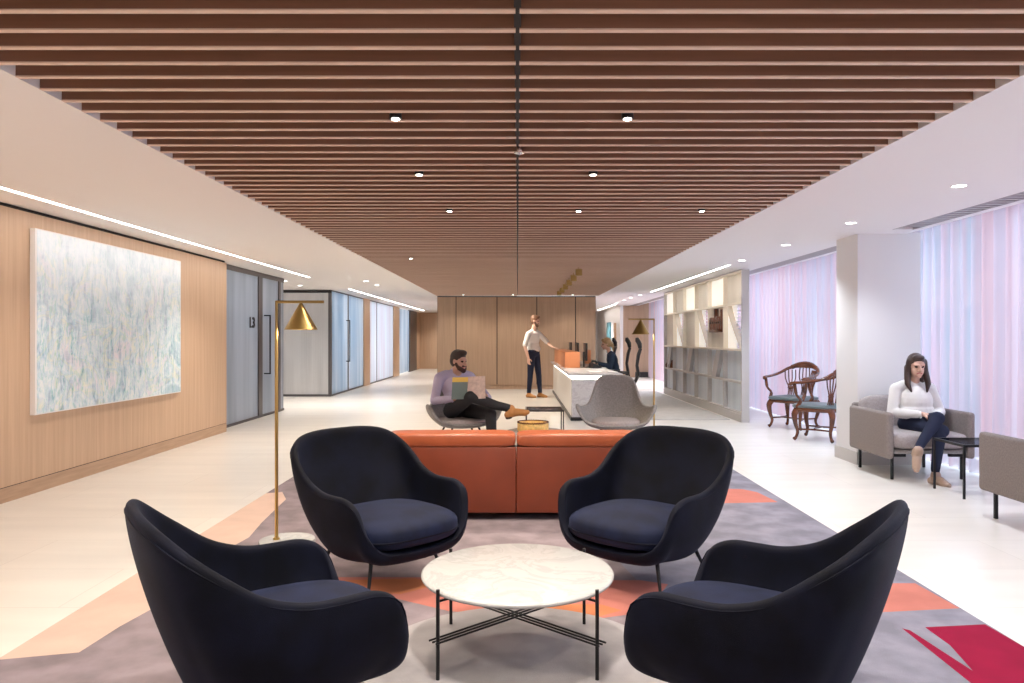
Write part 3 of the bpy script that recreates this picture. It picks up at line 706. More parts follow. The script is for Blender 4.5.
# low black-framed table and round cane tray
t = empty('side_table', (.33, 9.05, 0), 0, 'low square side table with thin black frame behind the sofa', 'table')
B('table_top', M['smoke'], (-.22, .22, -.22, .22, .44, .45), parent=t)
B('top_frame', M['darkframe'], (-.23, .23, -.23, -.215, .435, .455), (-.23, .23, .215, .23, .435, .455), (-.23, -.215, -.23, .23, .435, .455), (.215, .23, -.23, .23, .435, .455), parent=t)
for sx in (-1, 1):
    for sy in (-1, 1): B('leg', M['darkframe'], (sx*.222-.007, sx*.222+.007, sy*.222-.007, sy*.222+.007, 0, .44), parent=t)
t = empty('coffee_table', (.19, 7.6, 0), 0, 'low round white table behind the sofa', 'table')
mb = MB(); mb.lathe([(0, .345), (.30, .345), (.305, .352), (.30, .36), (0, .36)], n=48); mb.build('table_top', M['marble'], t, auto=True)
for k in range(3): a = 2*PI*k/3+.5; mb = MB(); mb.cap((.16*math.cos(a), .16*math.sin(a), .345), .012, (.24*math.cos(a), .24*math.sin(a), .008), .008, 8); mb.build('leg', M['blackmetal'], t)
t = empty('cane_tray', (.16, 7.6, .36), 0, 'round honey coloured cane tray on the low table behind the sofa', 'tray')
mb = MB(); mb.lathe([(0, 0), (.155, 0), (.162, .01), (.162, .085), (.155, .09), (.145, .085), (.145, .015), (0, .015)], n=48); bw_ = mb.build('bowl', M['cork'], t, auto=True)
mb = MB()
for k in range(40): a = 2*PI*k/40; mb.cap((.158*math.cos(a), .158*math.sin(a), .088), .007, (.158*math.cos(a+.1), .158*math.sin(a+.1), .094), .007, 6)
mb.build('woven_rim', M['mahog'], bw_, smooth=True)

# ------------------------------------------------------------------ reception counter
t = empty('reception_counter', (.87, 11.75, 0), 0, 'long white marble reception counter with a lit underside', 'counter')
B('counter_top', M['deskmarble'], (-.06, .80, -.10, 6.25, .722, .752), parent=t, bevel=.003)
B('front_block', M['deskmarble'], (.0, .74, 0, .12, .055, .655), parent=t)
B('light_band_and_fill', M['deskglow'], (.02, .72, .01, .12, .655, .722), (.02, .06, .12, 6.1, .655, .722), (-.045, -.015, 0, 6.1, .716, .7215), parent=t)  # outermost strip, under the overhang, is added to brighten the side panel
B('side_panel', M['flutecream'] if False else plain('gloss white side', (.86, .82, .76), .3), (.0, .04, .12, 6.1, .055, .655), parent=t)
B('inner_panel', M['taupe'], (.40, .44, .12, 6.1, .055, .655), (.04, .66, 6.0, 6.1, .055, .7), parent=t)
B('plinth', M['black'], (-.02, .74, -.02, .10, 0, .055), (-.02, .03, .10, 6.1, 0, .055), parent=t)
t = empty('counter_screen', (.90, 14.0, .752), 0, 'long tan orange leather screen box standing on the reception counter', 'screen')
B('front_panel', M['orangebox'], (0, .29, 0, .03, 0, .29), parent=t, bevel=.003)
B('side_panel', M['orangebox'], (0, .03, .03, 3.9, 0, .29), parent=t)
B('top_panel', M['orangebox'], (0, .29, .03, 3.9, .275, .30), parent=t, bevel=.003)
t = tag(B('leather_box', M['orangebox'], (1.50, 1.62, 16.2, 16.5, .752, 1.05), bevel=.003), 'small orange leather box at the back of the reception counter', 'box')
# monitors, edge-on, facing the staff side
mp_ = empty('computer_monitor', (0, 0, 0)); mu = [False]
B('screen', M['black'], (-.015, .02, -.26, .26, .13, .47), parent=mp_, bevel=.004)
B('stand', M['black'], (-.05, -.015, -.03, .03, .01, .30), parent=mp_)
B('foot', M['black'], (-.11, .10, -.12, .12, 0, .012), parent=mp_, bevel=.003)
for yy, lb in ((14.3, 'black computer monitor nearest the front of the counter'), (15.4, 'middle black computer monitor on the counter'), (16.7, 'black computer monitor farthest back on the counter')):
    place(mp_, mu, (1.32 if yy < 15 else 1.25 if yy < 16 else 1.20, yy, .752), 0, lb, 'monitor', 'monitors on the counter')
t = empty('desk_phone', (1.47, 13.9, .752), .3, 'black desk telephone on the counter in front of the monitors', 'telephone')
mb = MB(); mb.add([(-.09, -.10, 0), (.09, -.10, 0), (.09, .1, 0), (-.09, .1, 0), (-.09, -.10, .10), (.09, -.10, .03), (.09, .1, .03), (-.09, .1, .10)], [(0, 3, 2, 1), (4, 5, 6, 7), (0, 1, 5, 4), (1, 2, 6, 5), (2, 3, 7, 6), (3, 0, 4, 7)]); mb.build('body', M['black'], t, bevel=.004)
mb = MB(); mb.tube([(-.02, -.12, .10), (-.02, -.08, .13), (-.02, .08, .13), (-.02, .12, .10)], [.026, .018, .018, .026], 10); mb.build('handset', M['black'], t, smooth=True)
tag(B('keyboard', M['black'], (1.42, 1.58, 14.5, 14.95, .752, .765), bevel=.003), 'black keyboard on the counter before the receptionist', 'keyboard')
tag(B('paper_sheet', M['paper'], (1.20, 1.42, 12.25, 12.55, .752, .756)), 'white paper on the near end of the reception counter', 'paper', 'papers on the counter')
tag(B('paper_sheet', M['paper'], (1.50, 1.64, 12.0, 12.25, .752, .765)), 'small white paper stack at the right edge of the counter', 'paper', 'papers on the counter')

# tall slim office chairs behind the counter
op = empty('office_chair', (0, 0, 0)); ou = [False]
mb = MB(); mb.tube([(0, -.20, .48), (0, -.27, .62), (0, -.24, .80), (0, -.27, 1.0), (0, -.31, 1.12)], [.030, .034, .030, .034, .030], 12); mb.v = [(x*6, yv, z) for x, yv, z in mb.v]; mb.build('backrest', M['blackmesh'], op, smooth=True)
mb = MB(); mb.tube([(0, -.30, 1.12), (0, -.29, 1.20), (0, -.25, 1.27), (0, -.24, 1.32)], [.035, .045, .045, .025], 12); mb.v = [(x*3, yv, z) for x, yv, z in mb.v]; mb.build('headrest', M['blackmesh'], op, smooth=True)
mb = MB(); mb.ell((0, .02, .47), (.25, .25, .045), 0, .5, .5); mb.build('seat', M['blackmesh'], op, smooth=True)
mb = MB(); mb.rod((0, 0, .1), (0, 0, .44), .025); mb.build('post', M['chrome'], op)
for k in range(5):
    a = 2*PI*k/5; mb = MB(); mb.cap((0, 0, .11), .022, (.28*math.cos(a), .28*math.sin(a), .07), .014, 8); mb.cap((.28*math.cos(a), .28*math.sin(a), .028), .026, (.28*math.cos(a), .28*math.sin(a)+.02, .028), .026, 8)
    mb.build('leg', M['black'], op, smooth=True)
for sx in (-1, 1): mb = MB(); mb.tube([(sx*.24, -.1, .46), (sx*.29, -.1, .55), (sx*.29, -.1, .66), (sx*.29, .1, .67)], .016, 8); mb.build('armrest', M['black'], op, smooth=True)
for x, yy, lb in ((1.97, 14.9, 'tall black office chair with the receptionist in it'), (1.97, 17.0, 'black office chair showing just behind the blond head of the receptionist'), (1.99, 13.75, 'empty black office chair farthest right at the counter, nearest the lamp')):
    place(op, ou, (x, yy, 0.008 if yy < 18 else .0), face_rz(-1, .15), lb, 'chair', 'tall office chairs behind the counter')

# ------------------------------------------------------------------ display screen on the right
t = empty('display_screen', (3.50, 11.5, 0), 0, 'floor to ceiling shelving screen of cream and grey cells before the curtains', 'screen')
rows = [.13, .617, 1.13, 1.872, 2.37]; L6 = 6.06
mb = MB(); mb.box(.0, .12, -.03, 0, 0, 2.39); mb.build('end_panel', M['taupe'], t)
mb = MB(); mb.box(0, .12, L6-.02, L6+.02, 0, 2.39); mb.build('end_panel', M['taupe'], t)
mb = MB(); mb.box(-.01, .12, 0, L6, 0, .12); mb.build('plinth', M['taupe'], t)
for i, z in enumerate(rows): mb = MB(); mb.box(0, .12, 0, L6, z-.018, z+.018); mb.build('shelf', M['taupe'] if i < 2 else M['cream'], t)
for r in range(4):
    for k in range(7):
        yy = k*1.01; mb = MB(); mb.box(0, .12, max(0, yy-.016), yy+.016, rows[r]+.018, rows[r+1]-.018); mb.build('divider', M['taupe'] if r < 2 else M['cream'], t)
def cell(r, k):   # k = 0 at the near end
    return k*1.01+.016, (k+1)*1.01-.016, rows[r]+.018, rows[r+1]-.018
for k in range(6):
    a, b, z0, z1 = cell(3, k); white = k in (1, 3, 5)
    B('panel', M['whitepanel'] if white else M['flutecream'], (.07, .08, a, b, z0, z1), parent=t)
    a, b, z0, z1 = cell(2, k)
    if k in (0, 2, 4):
        # open louvres with a curved fin across
        lm = MB(); nz = 12
        for q in range(nz): zz = z0+(z1-z0)*(q+.5)/nz; lm.box(.06, .11, a, a+.50, zz-.006, zz+.006)
        lm.build('louvre', M['whitewall'], t)
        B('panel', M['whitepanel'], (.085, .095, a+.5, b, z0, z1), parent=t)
        fm = MB(); V = []; F_ = []
        for q in range(13):
            s = q/12; yy = b-.18-(b-a-.22)*s**1.25 if True else 0; zz = z1-(z1-z0)*s
            V += [(0.0, yy, zz), (.10, yy, zz), (.10, yy-.045, zz), (0.0, yy-.045, zz)]
        for q in range(12):
            o_ = q*4
            for w in range(4): F_.append((o_+w, o_+(w+1) % 4, o_+4+(w+1) % 4, o_+4+w))
        fm.add(V, F_); fm.build('curved_fin', M['fin'], t)
    else: B('panel', M['flutecream'], (.07, .08, a, b, z0, z1), parent=t)
    a, b, z0, z1 = cell(1, k)
    B('panel', M['fluteblue'], (.07, .08, a, b, z0, z1), parent=t)
    if k in (1, 3, 5):
        fm = MB(); fm.add([(0, b-.05, z1), (.07, b-.05, z1), (.07, b-.40, z1), (0, b-.40, z1), (0, b-.42, z0), (.07, b-.42, z0), (.07, b-.72, z0), (0, b-.72, z0)], [(0, 1, 2, 3), (4, 7, 6, 5), (0, 4, 5, 1), (1, 5, 6, 2), (2, 6, 7, 3), (3, 7, 4, 0)]) if False else fm.add([(0, a+.12, z1), (.07, a+.12, z1), (.07, a+.42, z1), (0, a+.42, z1), (0, a+.46, z0), (.07, a+.46, z0), (.07, a+.74, z0), (0, a+.74, z0)], [(0, 1, 2, 3), (4, 7, 6, 5), (0, 4, 5, 1), (1, 5, 6, 2), (2, 6, 7, 3), (3, 7, 4, 0)])
        fm.build('slanted_fin', M['fingrey'], t)
    a, b, z0, z1 = cell(0, k)
    B('panel', M['fluteblue'], (.07, .08, a, b, z0, z1), parent=t)
# dark sculpture hanging in one cell of the screen
t = empty('sculpture', (3.50, 12.65, 1.42), 0, 'dark carved sculpture with two tall spikes in the display screen', 'sculpture')
mb = MB(); mb.box(.0, .06, 0, .78, 0, .05)
for a, b, z in ((0, .06, .40), (.12, .2, .25), (.24, .34, .28), (.40, .46, .42), (.50, .60, .26), (.64, .78, .27)): mb.box(0, .06, a, b, .05, z)
mb.box(.0, .05, .05, .75, .15, .19); mb.build('figure', M['mahog'], t, bevel=.004)
for k, (yy, rr) in enumerate(((5.30, .05), (5.55, .04), (5.75, .06))):
    mb = MB(); mb.lathe([(0, 0), (rr, 0), (rr*1.1, .06), (rr*.6, .12), (rr*.4, .18), (0, .18)], n=20)
    tag(mb.build('vase', M['mahog'], loc=(3.535, 11.5+yy, 1.13-.513+.018), auto=True), ['short brown vase nearest in the far cell of the display screen', 'slimmest brown vase in the far cell of the display screen', 'widest brown vase at the end of the display screen'][k], 'vase', 'brown vases in the far cell')

# ------------------------------------------------------------------ curtains
def curtain(y0, y1, mat, label, ph):
    n = max(8, int((y1-y0)*64)); rows_ = (0.0, .6, 1.4, 2.2, 2.56)
    V = []; F_ = []
    for z in rows_:
        for i in range(n+1):
            s = i/n; yy = y0+(y1-y0)*s
            w = .045*math.sin(ph+yy*2*PI/.17+.8*math.sin(yy*2.3+ph))+.012*math.sin(yy*37+z)
            V.append((4.42+w, yy, z+.02))
    for r in range(len(rows_)-1):
        for i in range(n): F_.append((r*(n+1)+i, r*(n+1)+i+1, (r+1)*(n+1)+i+1, (r+1)*(n+1)+i))
    mb = MB(); mb.add(V, F_); o = mb.build('sheer_curtain', mat, smooth=True)
    return tag(o, label, 'curtain', 'sheer curtains along the window wall')
cs_ = [(-1.9, 1.4, 'curtA', 'sheer curtain at the window nearest the camera, out to the right'), (1.45, 3.9, 'curtB', 'lilac sheer curtain at the window beside the camera'), (3.95, 5.95, 'curtA', 'pink sheer curtain behind the cropped grey armchair'),
       (6.0, 7.0, 'curtA', 'pink sheer curtain above the glass side table'), (7.03, 8.5, 'curtC', 'pale sheer curtain just right of the white column'), (8.55, 10.4, 'curtB', 'lilac sheer curtain hidden by the column edge'),
       (10.45, 11.75, 'curtB', 'lilac sheer curtain behind the antique chairs'), (11.8, 13.4, 'curtA', 'pink sheer curtain left of the antique chairs'), (13.45, 15.0, 'curtB', 'lilac sheer curtain directly beside the display screen end'),
       (15.1, 18.0, 'curtA', 'sheer curtain behind the middle of the display screen'), (18.1, 21.5, 'curtA', 'pink sheer curtain behind the far lamp post'), (21.6, 24.6, 'curtB', 'farthest lilac sheer curtain beside the oak return wall')]
for i, (a, b, m_, lb) in enumerate(cs_): curtain(a, b, M[m_], lb, i*1.7)
struct(B('trim_4', M['whitewall'], (4.30, 4.54, -2, 24.6, 2.56, 2.60)))

# ------------------------------------------------------------------ grey square armchairs on the right
def make_outline():
    """front faces local +Y, origin at floor under the middle"""
    t = empty('armchair', (0, 0, 0)); w = .375
    for sx in (-1, 1): mb = MB(); mb.box(sx*w-.035, sx*w+.035, -.37, .42, .20, .63); mb.build('armrest', M['greyfab2'], t, bevel=.028, seg=4)
    mb = MB(); mb.box(-w, w, -.40, -.32, .20, .66); mb.build('backrest', M['greyfab2'], t, bevel=.028, seg=4)
    mb = MB(); mb.ell((0, .06, .365), (.352, .40, .078), 0, .4, .25, 48, 16); mb.build('seat_cushion', M['greycush'], t, smooth=True)
    mb = MB(); mb.ell((0, -.25, .57), (.345, .085, .175), 0, .45, .4, 40, 16, T=Matrix.Rotation(R(10), 4, 'X')); mb.build('back_cushion', M['greycush'], t, smooth=True)
    mb = MB(); mb.box(-w+.04, w-.04, -.36, .40, .245, .285); mb.build('seat_base', M['greyfab'], t, bevel=.01)
    for sx in (-1, 1):
        for yy in (-.30, .34):
            mb = MB(); mb.box(sx*.325-.012, sx*.325+.012, yy-.012, yy+.012, 0, .235); mb.box(min(sx*.325, sx*.20), max(sx*.325, sx*.20), yy-.014, yy+.014, .212, .245); mb.build('leg', M['blackmetal'], t, bevel=.003)
    return t
oc = make_outline(); oc_u = [False]
place(oc, oc_u, (3.82, 7.20, 0), face_rz(0.0, -1), 'grey wool armchair by the column with the woman sitting in it', 'chair', 'grey square armchairs by the window')
place(oc, oc_u, (3.82, 5.03, 0), 0, 'grey wool armchair cropped by the right edge, back to the camera', 'chair', 'grey square armchairs by the window')
t = empty('side_table', (3.86, 6.22, 0), 0, 'dark glass side table on thin black legs between the grey armchairs', 'table')
B('table_top', M['smoke'], (-.20, .22, -.20, .22, .435, .445), parent=t)
B('top_frame', M['blackmetal'], (-.21, .23, -.21, -.198, .425, .447), (-.21, .23, .218, .23, .425, .447), (-.21, -.198, -.21, .23, .425, .447), (.218, .23, -.21, .23, .425, .447), parent=t)
for sx in (-.204, .224):
    for sy in (-.204, .224): B('leg', M['blackmetal'], (sx-.008, sx+.008, sy-.008, sy+.008, 0, .43), parent=t)

# ------------------------------------------------------------------ antique mahogany armchairs
def crv(pts, n=6):
    P_ = [Vector(p) for p in pts]; P_ = [P_[0]*2-P_[1]]+P_+[P_[-1]*2-P_[-2]]; out = []
    for i in range(1, len(P_)-2):
        p0, p1, p2, p3 = P_[i-1:i+3]
        for j in range(n): t_ = j/n; out.append(.5*((2*p1)+(p2-p0)*t_+(2*p0-5*p1+4*p2-p3)*t_*t_+(-p0+3*p1-3*p2+p3)*t_**3))
    out.append(P_[-2]); return out
def make_antique():
    t = empty('antique_armchair', (0, 0, 0))
    hz = .755
    # horseshoe rail: arm scroll - back - arm scroll
    half = [(.30, .27, hz-.03), (.325, .23, hz-.01), (.33, .12, hz), (.325, 0, hz+.015), (.30, -.13, hz+.05), (.235, -.23, hz+.11), (.12, -.29, hz+.145), (0, -.305, hz+.15)]
    pts = crv(half+[(-x, yv, z) for x, yv, z in reversed(half[:-1])], 5)
    N_ = len(pts); rr = [.030 if (i < 5 or i > N_-6) else .026+.014*math.exp(-((i-N_/2)/8)**2) for i in range(N_)]
    mb = MB(); mb.tube(pts, rr, 12, flatz=.75); mb.build('back_rail', M['mahog'], t, smooth=True)
    # crest thickening
    mb = MB(); c = crv([(.20, -.255, hz+.125), (.10, -.297, hz+.170), (0, -.31, hz+.185), (-.10, -.297, hz+.170), (-.20, -.255, hz+.125)], 5); mb.tube(c, .034, 12, flatz=1.0); mb.build('crest', M['mahog'], t, smooth=True)
    # seat rail and upholstered seat
    mb = MB(); mb.ell((0, 0, .405), (.29, .27, .030), 0, .25, .45, 40, 8); mb.build('seat_rail', M['mahog'], t, smooth=True)
    mb = MB(); mb.ell((0, .01, .445), (.295, .28, .030), 0, .5, .45, 40, 12); mb.build('seat', M['tealseat'], t, smooth=True)
    # arm supports
    for sx in (-1, 1):
        mb = MB(); mb.tube(crv([(sx*.262, .20, .43), (sx*.275, .15, .52), (sx*.315, .19, .60), (sx*.325, .21, hz-.02)]), [.024]*6+[.017]*7+[.022]*6, 10); mb.build('arm_support', M['mahog'], t, smooth=True)
        # pierced splats
    for ang in (-42, 0, 42):
        a = R(ang); sm = MB()
        for q in (-1, -.33, .33, 1):
            top = Vector((math.sin(a)*.285+math.cos(a)*q*.075, -math.cos(a)*.285+math.sin(a)*q*.075+(.0), hz+(.13 if ang == 0 else .09)))
            mid = Vector((math.sin(a)*.262+math.cos(a)*q*.028, -math.cos(a)*.262+math.sin(a)*q*.028, .58))
            bt = Vector((math.sin(a)*.245+math.cos(a)*q*.045, -math.cos(a)*.245+math.sin(a)*q*.045, .43))
            sm.tube(crv([top, (top+mid)/2+Vector((math.cos(a)*q*.03, 0, 0)), mid, bt], 4), .009, 6)
        sm.ell((math.sin(a)*.262, -math.cos(a)*.262, .58), (.045, .014, .022), T=Matrix.Rotation(a, 4, 'Z'), n=12, m=8)
        sm.build('splat', M['mahog'], t, smooth=True)
    for sx in (-1, 1):   # cabriole legs
        for yy in (.20, -.20):
            o = math.copysign(1, yy)
            mb = MB(); P_ = crv([(sx*.225, yy, .41), (sx*.255, yy+o*.03, .34), (sx*.245, yy+o*.02, .22), (sx*.225, yy-o*.0, .12), (sx*.24, yy+o*.015, .05), (sx*.265, yy+o*.035, .022)], 4)
            mb.tube(P_, [.040, .042, .042, .041, .040, .037, .034, .031, .028, .026, .024, .022, .021, .020, .019, .019, .019, .021, .023, .025, .022], 10); mb.build('leg', M['mahog'], t, smooth=True)
    mb = MB()
    for sx in (-1, 1): mb.tube(crv([(sx*.235, .18, .15), (sx*.19, 0, .15), (sx*.235, -.18, .15)]), .012, 8)
    mb.tube(crv([(.195, 0, .15), (0, .04, .15), (-.195, 0, .15)]), .012, 8); mb.build('stretcher', M['mahog'], t, smooth=True)
    return t
an = make_antique(); an_u = [False]
place(an, an_u, (4.04, 10.75, 0), face_rz(-.80, -.60), 'mahogany antique armchair in front of the curtains, behind its twin', 'chair', 'antique mahogany armchairs')
place(an, an_u, (3.90, 9.52, 0), face_rz(-.80, .60), 'mahogany antique armchair partly hidden by the white column', 'chair', 'antique mahogany armchairs')

# ------------------------------------------------------------------ people
class Body:
    """overlapping tapered capsules and ellipsoids fused into one skin; every face takes the material of the nearest shape"""
    def __init__(s): s.mb = MB(); s.pr = []
    def c(s, a, ra, b, rb, m): s.mb.cap(a, ra, b, rb, 16); s.pr.append(('c', Vector(a), ra, Vector(b), rb, m))
    def e(s, c, r, m, T=None):
        s.mb.ell(c, r, T=T, n=20, m=12); s.pr.append(('e', Vector(c), Vector(r), T.inverted() if T else None, 0, m))
    def near(s, p):
        best = 9; bm_ = None
        for q in s.pr:
            if q[0] == 'c':
                d = q[3]-q[1]; L2 = d.length_squared; t = 0 if L2 < 1e-9 else max(0, min(1, (p-q[1]).dot(d)/L2))
                dd = (p-q[1]-d*t).length-(q[2]+(q[4]-q[2])*t)
            else:
                v = p-q[1]
                if q[3]: v = q[3] @ v
                k = Vector((v.x/q[2].x, v.y/q[2].y, v.z/q[2].z)).length; dd = (k-1)*min(q[2])
            if dd < best: best = dd; bm_ = q[5]
        return bm_
    def build(s, name, parent=None, loc=(0, 0, 0), voxel=.008, it=3):
        me = bpy.data.meshes.new(name); me.from_pydata(s.mb.v, [], s.mb.f)
        o = bpy.data.objects.new(name, me); col.objects.link(o)
        q = o.modifiers.new('r', 'REMESH'); q.mode = 'VOXEL'; q.voxel_size = voxel
        q = o.modifiers.new('s', 'SMOOTH'); q.factor = .5; q.iterations = it
        dg = bpy.context.evaluated_depsgraph_get(); me2 = bpy.data.meshes.new_from_object(o.evaluated_get(dg)); bpy.data.objects.remove(o)
        me2.name = name; me2.materials.clear(); ms = []
        for q in s.pr:
            if q[5] not in ms: ms.append(q[5])
        for m in ms: me2.materials.append(m)
        for p in me2.polygons: p.material_index = ms.index(s.near(p.center)); p.use_smooth = True
        n = bpy.data.objects.new(name, me2); col.objects.link(n); n.location = loc
        if parent: n.parent = parent
        return n
def basis(fwd, up=(0, 0, 1)):
    f = Vector(fwd).normalized(); u = Vector(up); r = f.cross(u).normalized(); u = r.cross(f)
    return Matrix((r, f, u)).transposed()      # columns: right, forward, up
def head(b, hb, c, fwd, skin, hair, style, beard=None, up=(0, 0, 1)):
    """c = centre of the head (eye height); hb = Body collecting the hair"""
    Mx = basis(fwd, up); M4 = Mx.to_4x4(); c = Vector(c)
    g = lambda x, yv, z: c+Mx @ Vector((x, yv, z))
    b.e(g(0, -.012, .022), (.074, .092, .092), skin, M4); b.e(g(0, .018, -.035), (.058, .068, .072), skin, M4)
    b.c(g(0, .075, -.085), .020, g(0, .070, -.070), .024, skin)                 # chin
    b.c(g(0, .088, .005), .009, g(0, .106, -.030), .013, skin)                  # nose
    for s in (-1, 1):
        b.c(g(s*.012, .100, -.034), .008, g(s*.014, .095, -.034), .008, skin)
        b.c(g(s*.015, .084, .022), .008, g(s*.045, .070, .022), .008, skin)     # brow
        b.e(g(s*.030, .0740, .004), (.0130, .012, .0075), M['iris'], M4)
        b.e(g(s*.075, -.005, -.005), (.010, .018, .030), skin, M4)              # ear
    b.c(g(-.020, .083, -.058), .007, g(.020, .083, -.058), .007, M['lips'])
    if beard:
        hb_ = b
        hb_.c(g(-.045, .055, -.075), .024, g(0, .078, -.098), .030, beard); hb_.c(g(.045, .055, -.075), .024, g(0, .078, -.098), .030, beard)
        for s in (-1, 1): hb_.c(g(s*.062, .012, -.03), .016, g(s*.046, .05, -.078), .022, beard)
        hb_.c(g(-.03, .090, -.046), .0075, g(.03, .090, -.046), .0075, beard)
    # hair cap
    hb.e(g(0, -.022, .040), (.082, .096, .092), hair, M4)
    hb.e(g(0, -.045, .0), (.078, .070, .080), hair, M4)
    hb.e(g(0, .045, .092), (.055, .045, .028), hair, M4)
    if style == 'short': hb.e(g(0, .03, .105), (.060, .062, .028), hair, M4)
    if style == 'long':
        for s in (-1, 1):
            hb.c(g(s*.066, .0, .05), .030, g(s*.080, .0, -.06), .030, hair); hb.c(g(s*.080, .0, -.06), .032, g(s*.092, .045, -.16), .028, hair); hb.c(g(s*.092, .045, -.16), .028, g(s*.070, .085, -.235), .010, hair)
        hb.c(g(0, -.06, 0), .065, g(0, -.065, -.20), .050, hair); hb.c(g(-.05, -.05, -.02), .045, g(-.05, -.05, -.2), .040, hair); hb.c(g(.05, -.05, -.02), .045, g(.05, -.05, -.2), .040, hair)
    if style == 'tied':
        hb.c(g(0, -.09, .02), .04, g(0, -.12, -.05), .035, hair); hb.c(g(0, -.12, -.05), .035, g(.01, -.12, -.16), .018, hair)
        for s in (-1, 1): hb.c(g(s*.066, .0, .04), .02, g(s*.066, -.01, -.04), .018, hair)
def hand(b, wrist, d, palm_n, side, skin, curl=.6, ln=1.0):
    """wrist point, direction of the fingers, palm normal, side = +1 thumb on the d x n side"""
    w = Vector(wrist); d = Vector(d).normalized(); n = Vector(palm_n); n = (n-d*n.dot(d)).normalized(); s = d.cross(n)*side
    for k in (-.5, 0, .5): b.c(w+s*k*.035+d*.01, .014, w+d*.085*ln+s*k*.062, .012, skin)
    for k, L_ in zip((1, .33, -.33, -1), (.068, .076, .070, .055)):
        a = w+d*.088*ln+s*k*.031; d1 = (d*math.cos(curl*.6)+n*math.sin(curl*.6)); m_ = a+d1*L_*.5; d2 = (d*math.cos(curl*1.7)+n*math.sin(curl*1.7)); e = m_+d2*L_*.5
        b.c(a, .0095, m_, .0088, skin); b.c(m_, .0088, e, .0075, skin)
    a = w+d*.02+s*.028; m_ = a+(d*.6+s*.65+n*.35).normalized()*.045; e = m_+(d*.85+s*.1+n*.5).normalized()*.035
    b.c(a, .013, m_, .011, skin); b.c(m_, .011, e, .009, skin)
def shoe(b, ankle, d, mat, sole, ln=.255, down=(0, 0, -1)):
    a = Vector(ankle); d = Vector(d).normalized(); dn = Vector(down).normalized()
    h = a+dn*.055-d*.045; t = a+dn*.058+d*(ln-.09)
    b.c(a+dn*-.01, .044, a+dn*.03, .046, mat); b.c(h+dn*-.008, .036, a+d*.06+dn*.045, .036, mat); b.c(a+d*.05+dn*.035, .042, t-d*.03, .036, mat); b.c(t-d*.04, .034, t, .026, mat)
    b.c(h+dn*.022-d*.006, .020, h+dn*.022+d*.03, .020, sole)
def torso(b, pel, chest, neck, rdir, cloth, sh=.19, depth=.11, wide=.155, belly=.115, pants=None):
    pel = Vector(pel); chest = Vector(chest); neck = Vector(neck); r = Vector(rdir).normalized()
    up = (chest-pel).normalized(); f = up.cross(r).normalized(); Mx = Matrix((r, f, up)).transposed().to_4x4()
    b.e(pel+up*.02, (wide*.98, belly*1.02, .11), pants or cloth, Mx)
    b.e(pel.lerp(chest, .5), (wide*.93, belly*.98, .16), cloth, Mx)
    b.e(chest, (wide*1.03, depth, .17), cloth, Mx)
    b.e(chest+up*.10, (wide*1.12, depth*.82, .085), cloth, Mx)
    return Mx

# --- seated man, lilac shirt, legs crossed, reading
def seated_man():
    b = Body(); h = Body(); sk = M['skin']; sh = M['lilacshirt']; tr = M['blackcloth']
    X0, Y0 = -.655, 8.25
    Fw = Vector((.5, -.866, 0)).normalized(); Rt = Vector((Fw.y, -Fw.x, 0))      # his right side, to the left of the picture
    o = Vector((0, 0, 0)); P_ = lambda f, r, z: o+Fw*f+Rt*r+Vector((0, 0, z))
    torso(b, P_(-.03, 0, .515), P_(-.10, 0, .775), P_(-.1, 0, .95), Rt, sh, pants=tr, wide=.165, belly=.12, depth=.12)
    b.c(P_(-.10, 0, .875), .062, P_(-.06, -.01, .98), .056, sk)
    b.c(P_(-.105, -.07, .91), .050, P_(-.105, .07, .91), .050, sh); b.c(P_(-.10, 0, .91), .064, P_(-.095, 0, .935), .062, sh)
    head(b, h, P_(-.035, -.015, 1.06), (.80, -.60, -.12), sk, M['hairbrown'], 'short', M['beard'])
    for s in (-1, 1): b.c(P_(-.11, s*.10, .90), .062, P_(-.11, s*.185, .87), .066, sh)
    b.c(P_(-.11, .195, .865), .060, P_(-.05, .28, .625), .048, sh); b.c(P_(-.05, .28, .625), .047, P_(.17, .17, .655), .036, sh); b.c(P_(.16, .175, .655), .028, P_(.21, .145, .665), .026, sk)
    hand(b, P_(.21, .145, .665), Fw*.5-Rt*.45+Vector((0, 0, .6)), Fw*-.3-Rt*.9, 1, sk, .8)
    b.c(P_(-.11, -.195, .865), .060, P_(.14, -.285, .645), .048, sh); b.c(P_(.14, -.285, .645), .047, P_(.33, -.17, .68), .036, sh); b.c(P_(.32, -.175, .68), .028, P_(.37, -.14, .69), .026, sk)
    hand(b, P_(.37, -.14, .69), Fw*.1+Rt*.35+Vector((0, 0, .6)), Fw*-.5+Rt*.8, -1, sk, .8)
    # left leg planted, right leg over it
    b.c(P_(0, -.10, .50), .088, P_(.45, -.16, .505), .064, tr); b.c(P_(.45, -.16, .505), .064, P_(.48, -.17, .12), .046, tr)
    shoe(b, P_(.48, -.17, .085), Fw, M['tanleather'], M['sole'])
    b.c(P_(.0, .10, .51), .090, P_(.42, .06, .695), .066, tr); b.c(P_(.42, .06, .695), .064, P_(.56, -.17, .60), .050, tr); b.c(P_(.56, -.17, .60), .050, P_(.63, -.28, .575), .042, tr)
    return b, h, (X0, Y0), P_, Fw, Rt
b, h, (X0, Y0), P_, Fw, Rt = seated_man()
shoe(b, P_(.645, -.305, .555), (.80, -.15, .16), M['tanleather'], M['sole'], .265, (.10, -.25, -1))
pm = b.build('person', loc=(X0, Y0, .0), voxel=.006); tag(pm, 'bearded person in a lilac shirt sitting cross-legged with a magazine', 'person')
hh = h.build('hair', pm, voxel=.008)
mg = empty('magazine', (X0+.12, Y0-.40, .775), 0, 'open magazine with a yellow and green cover held by the seated man', 'magazine')
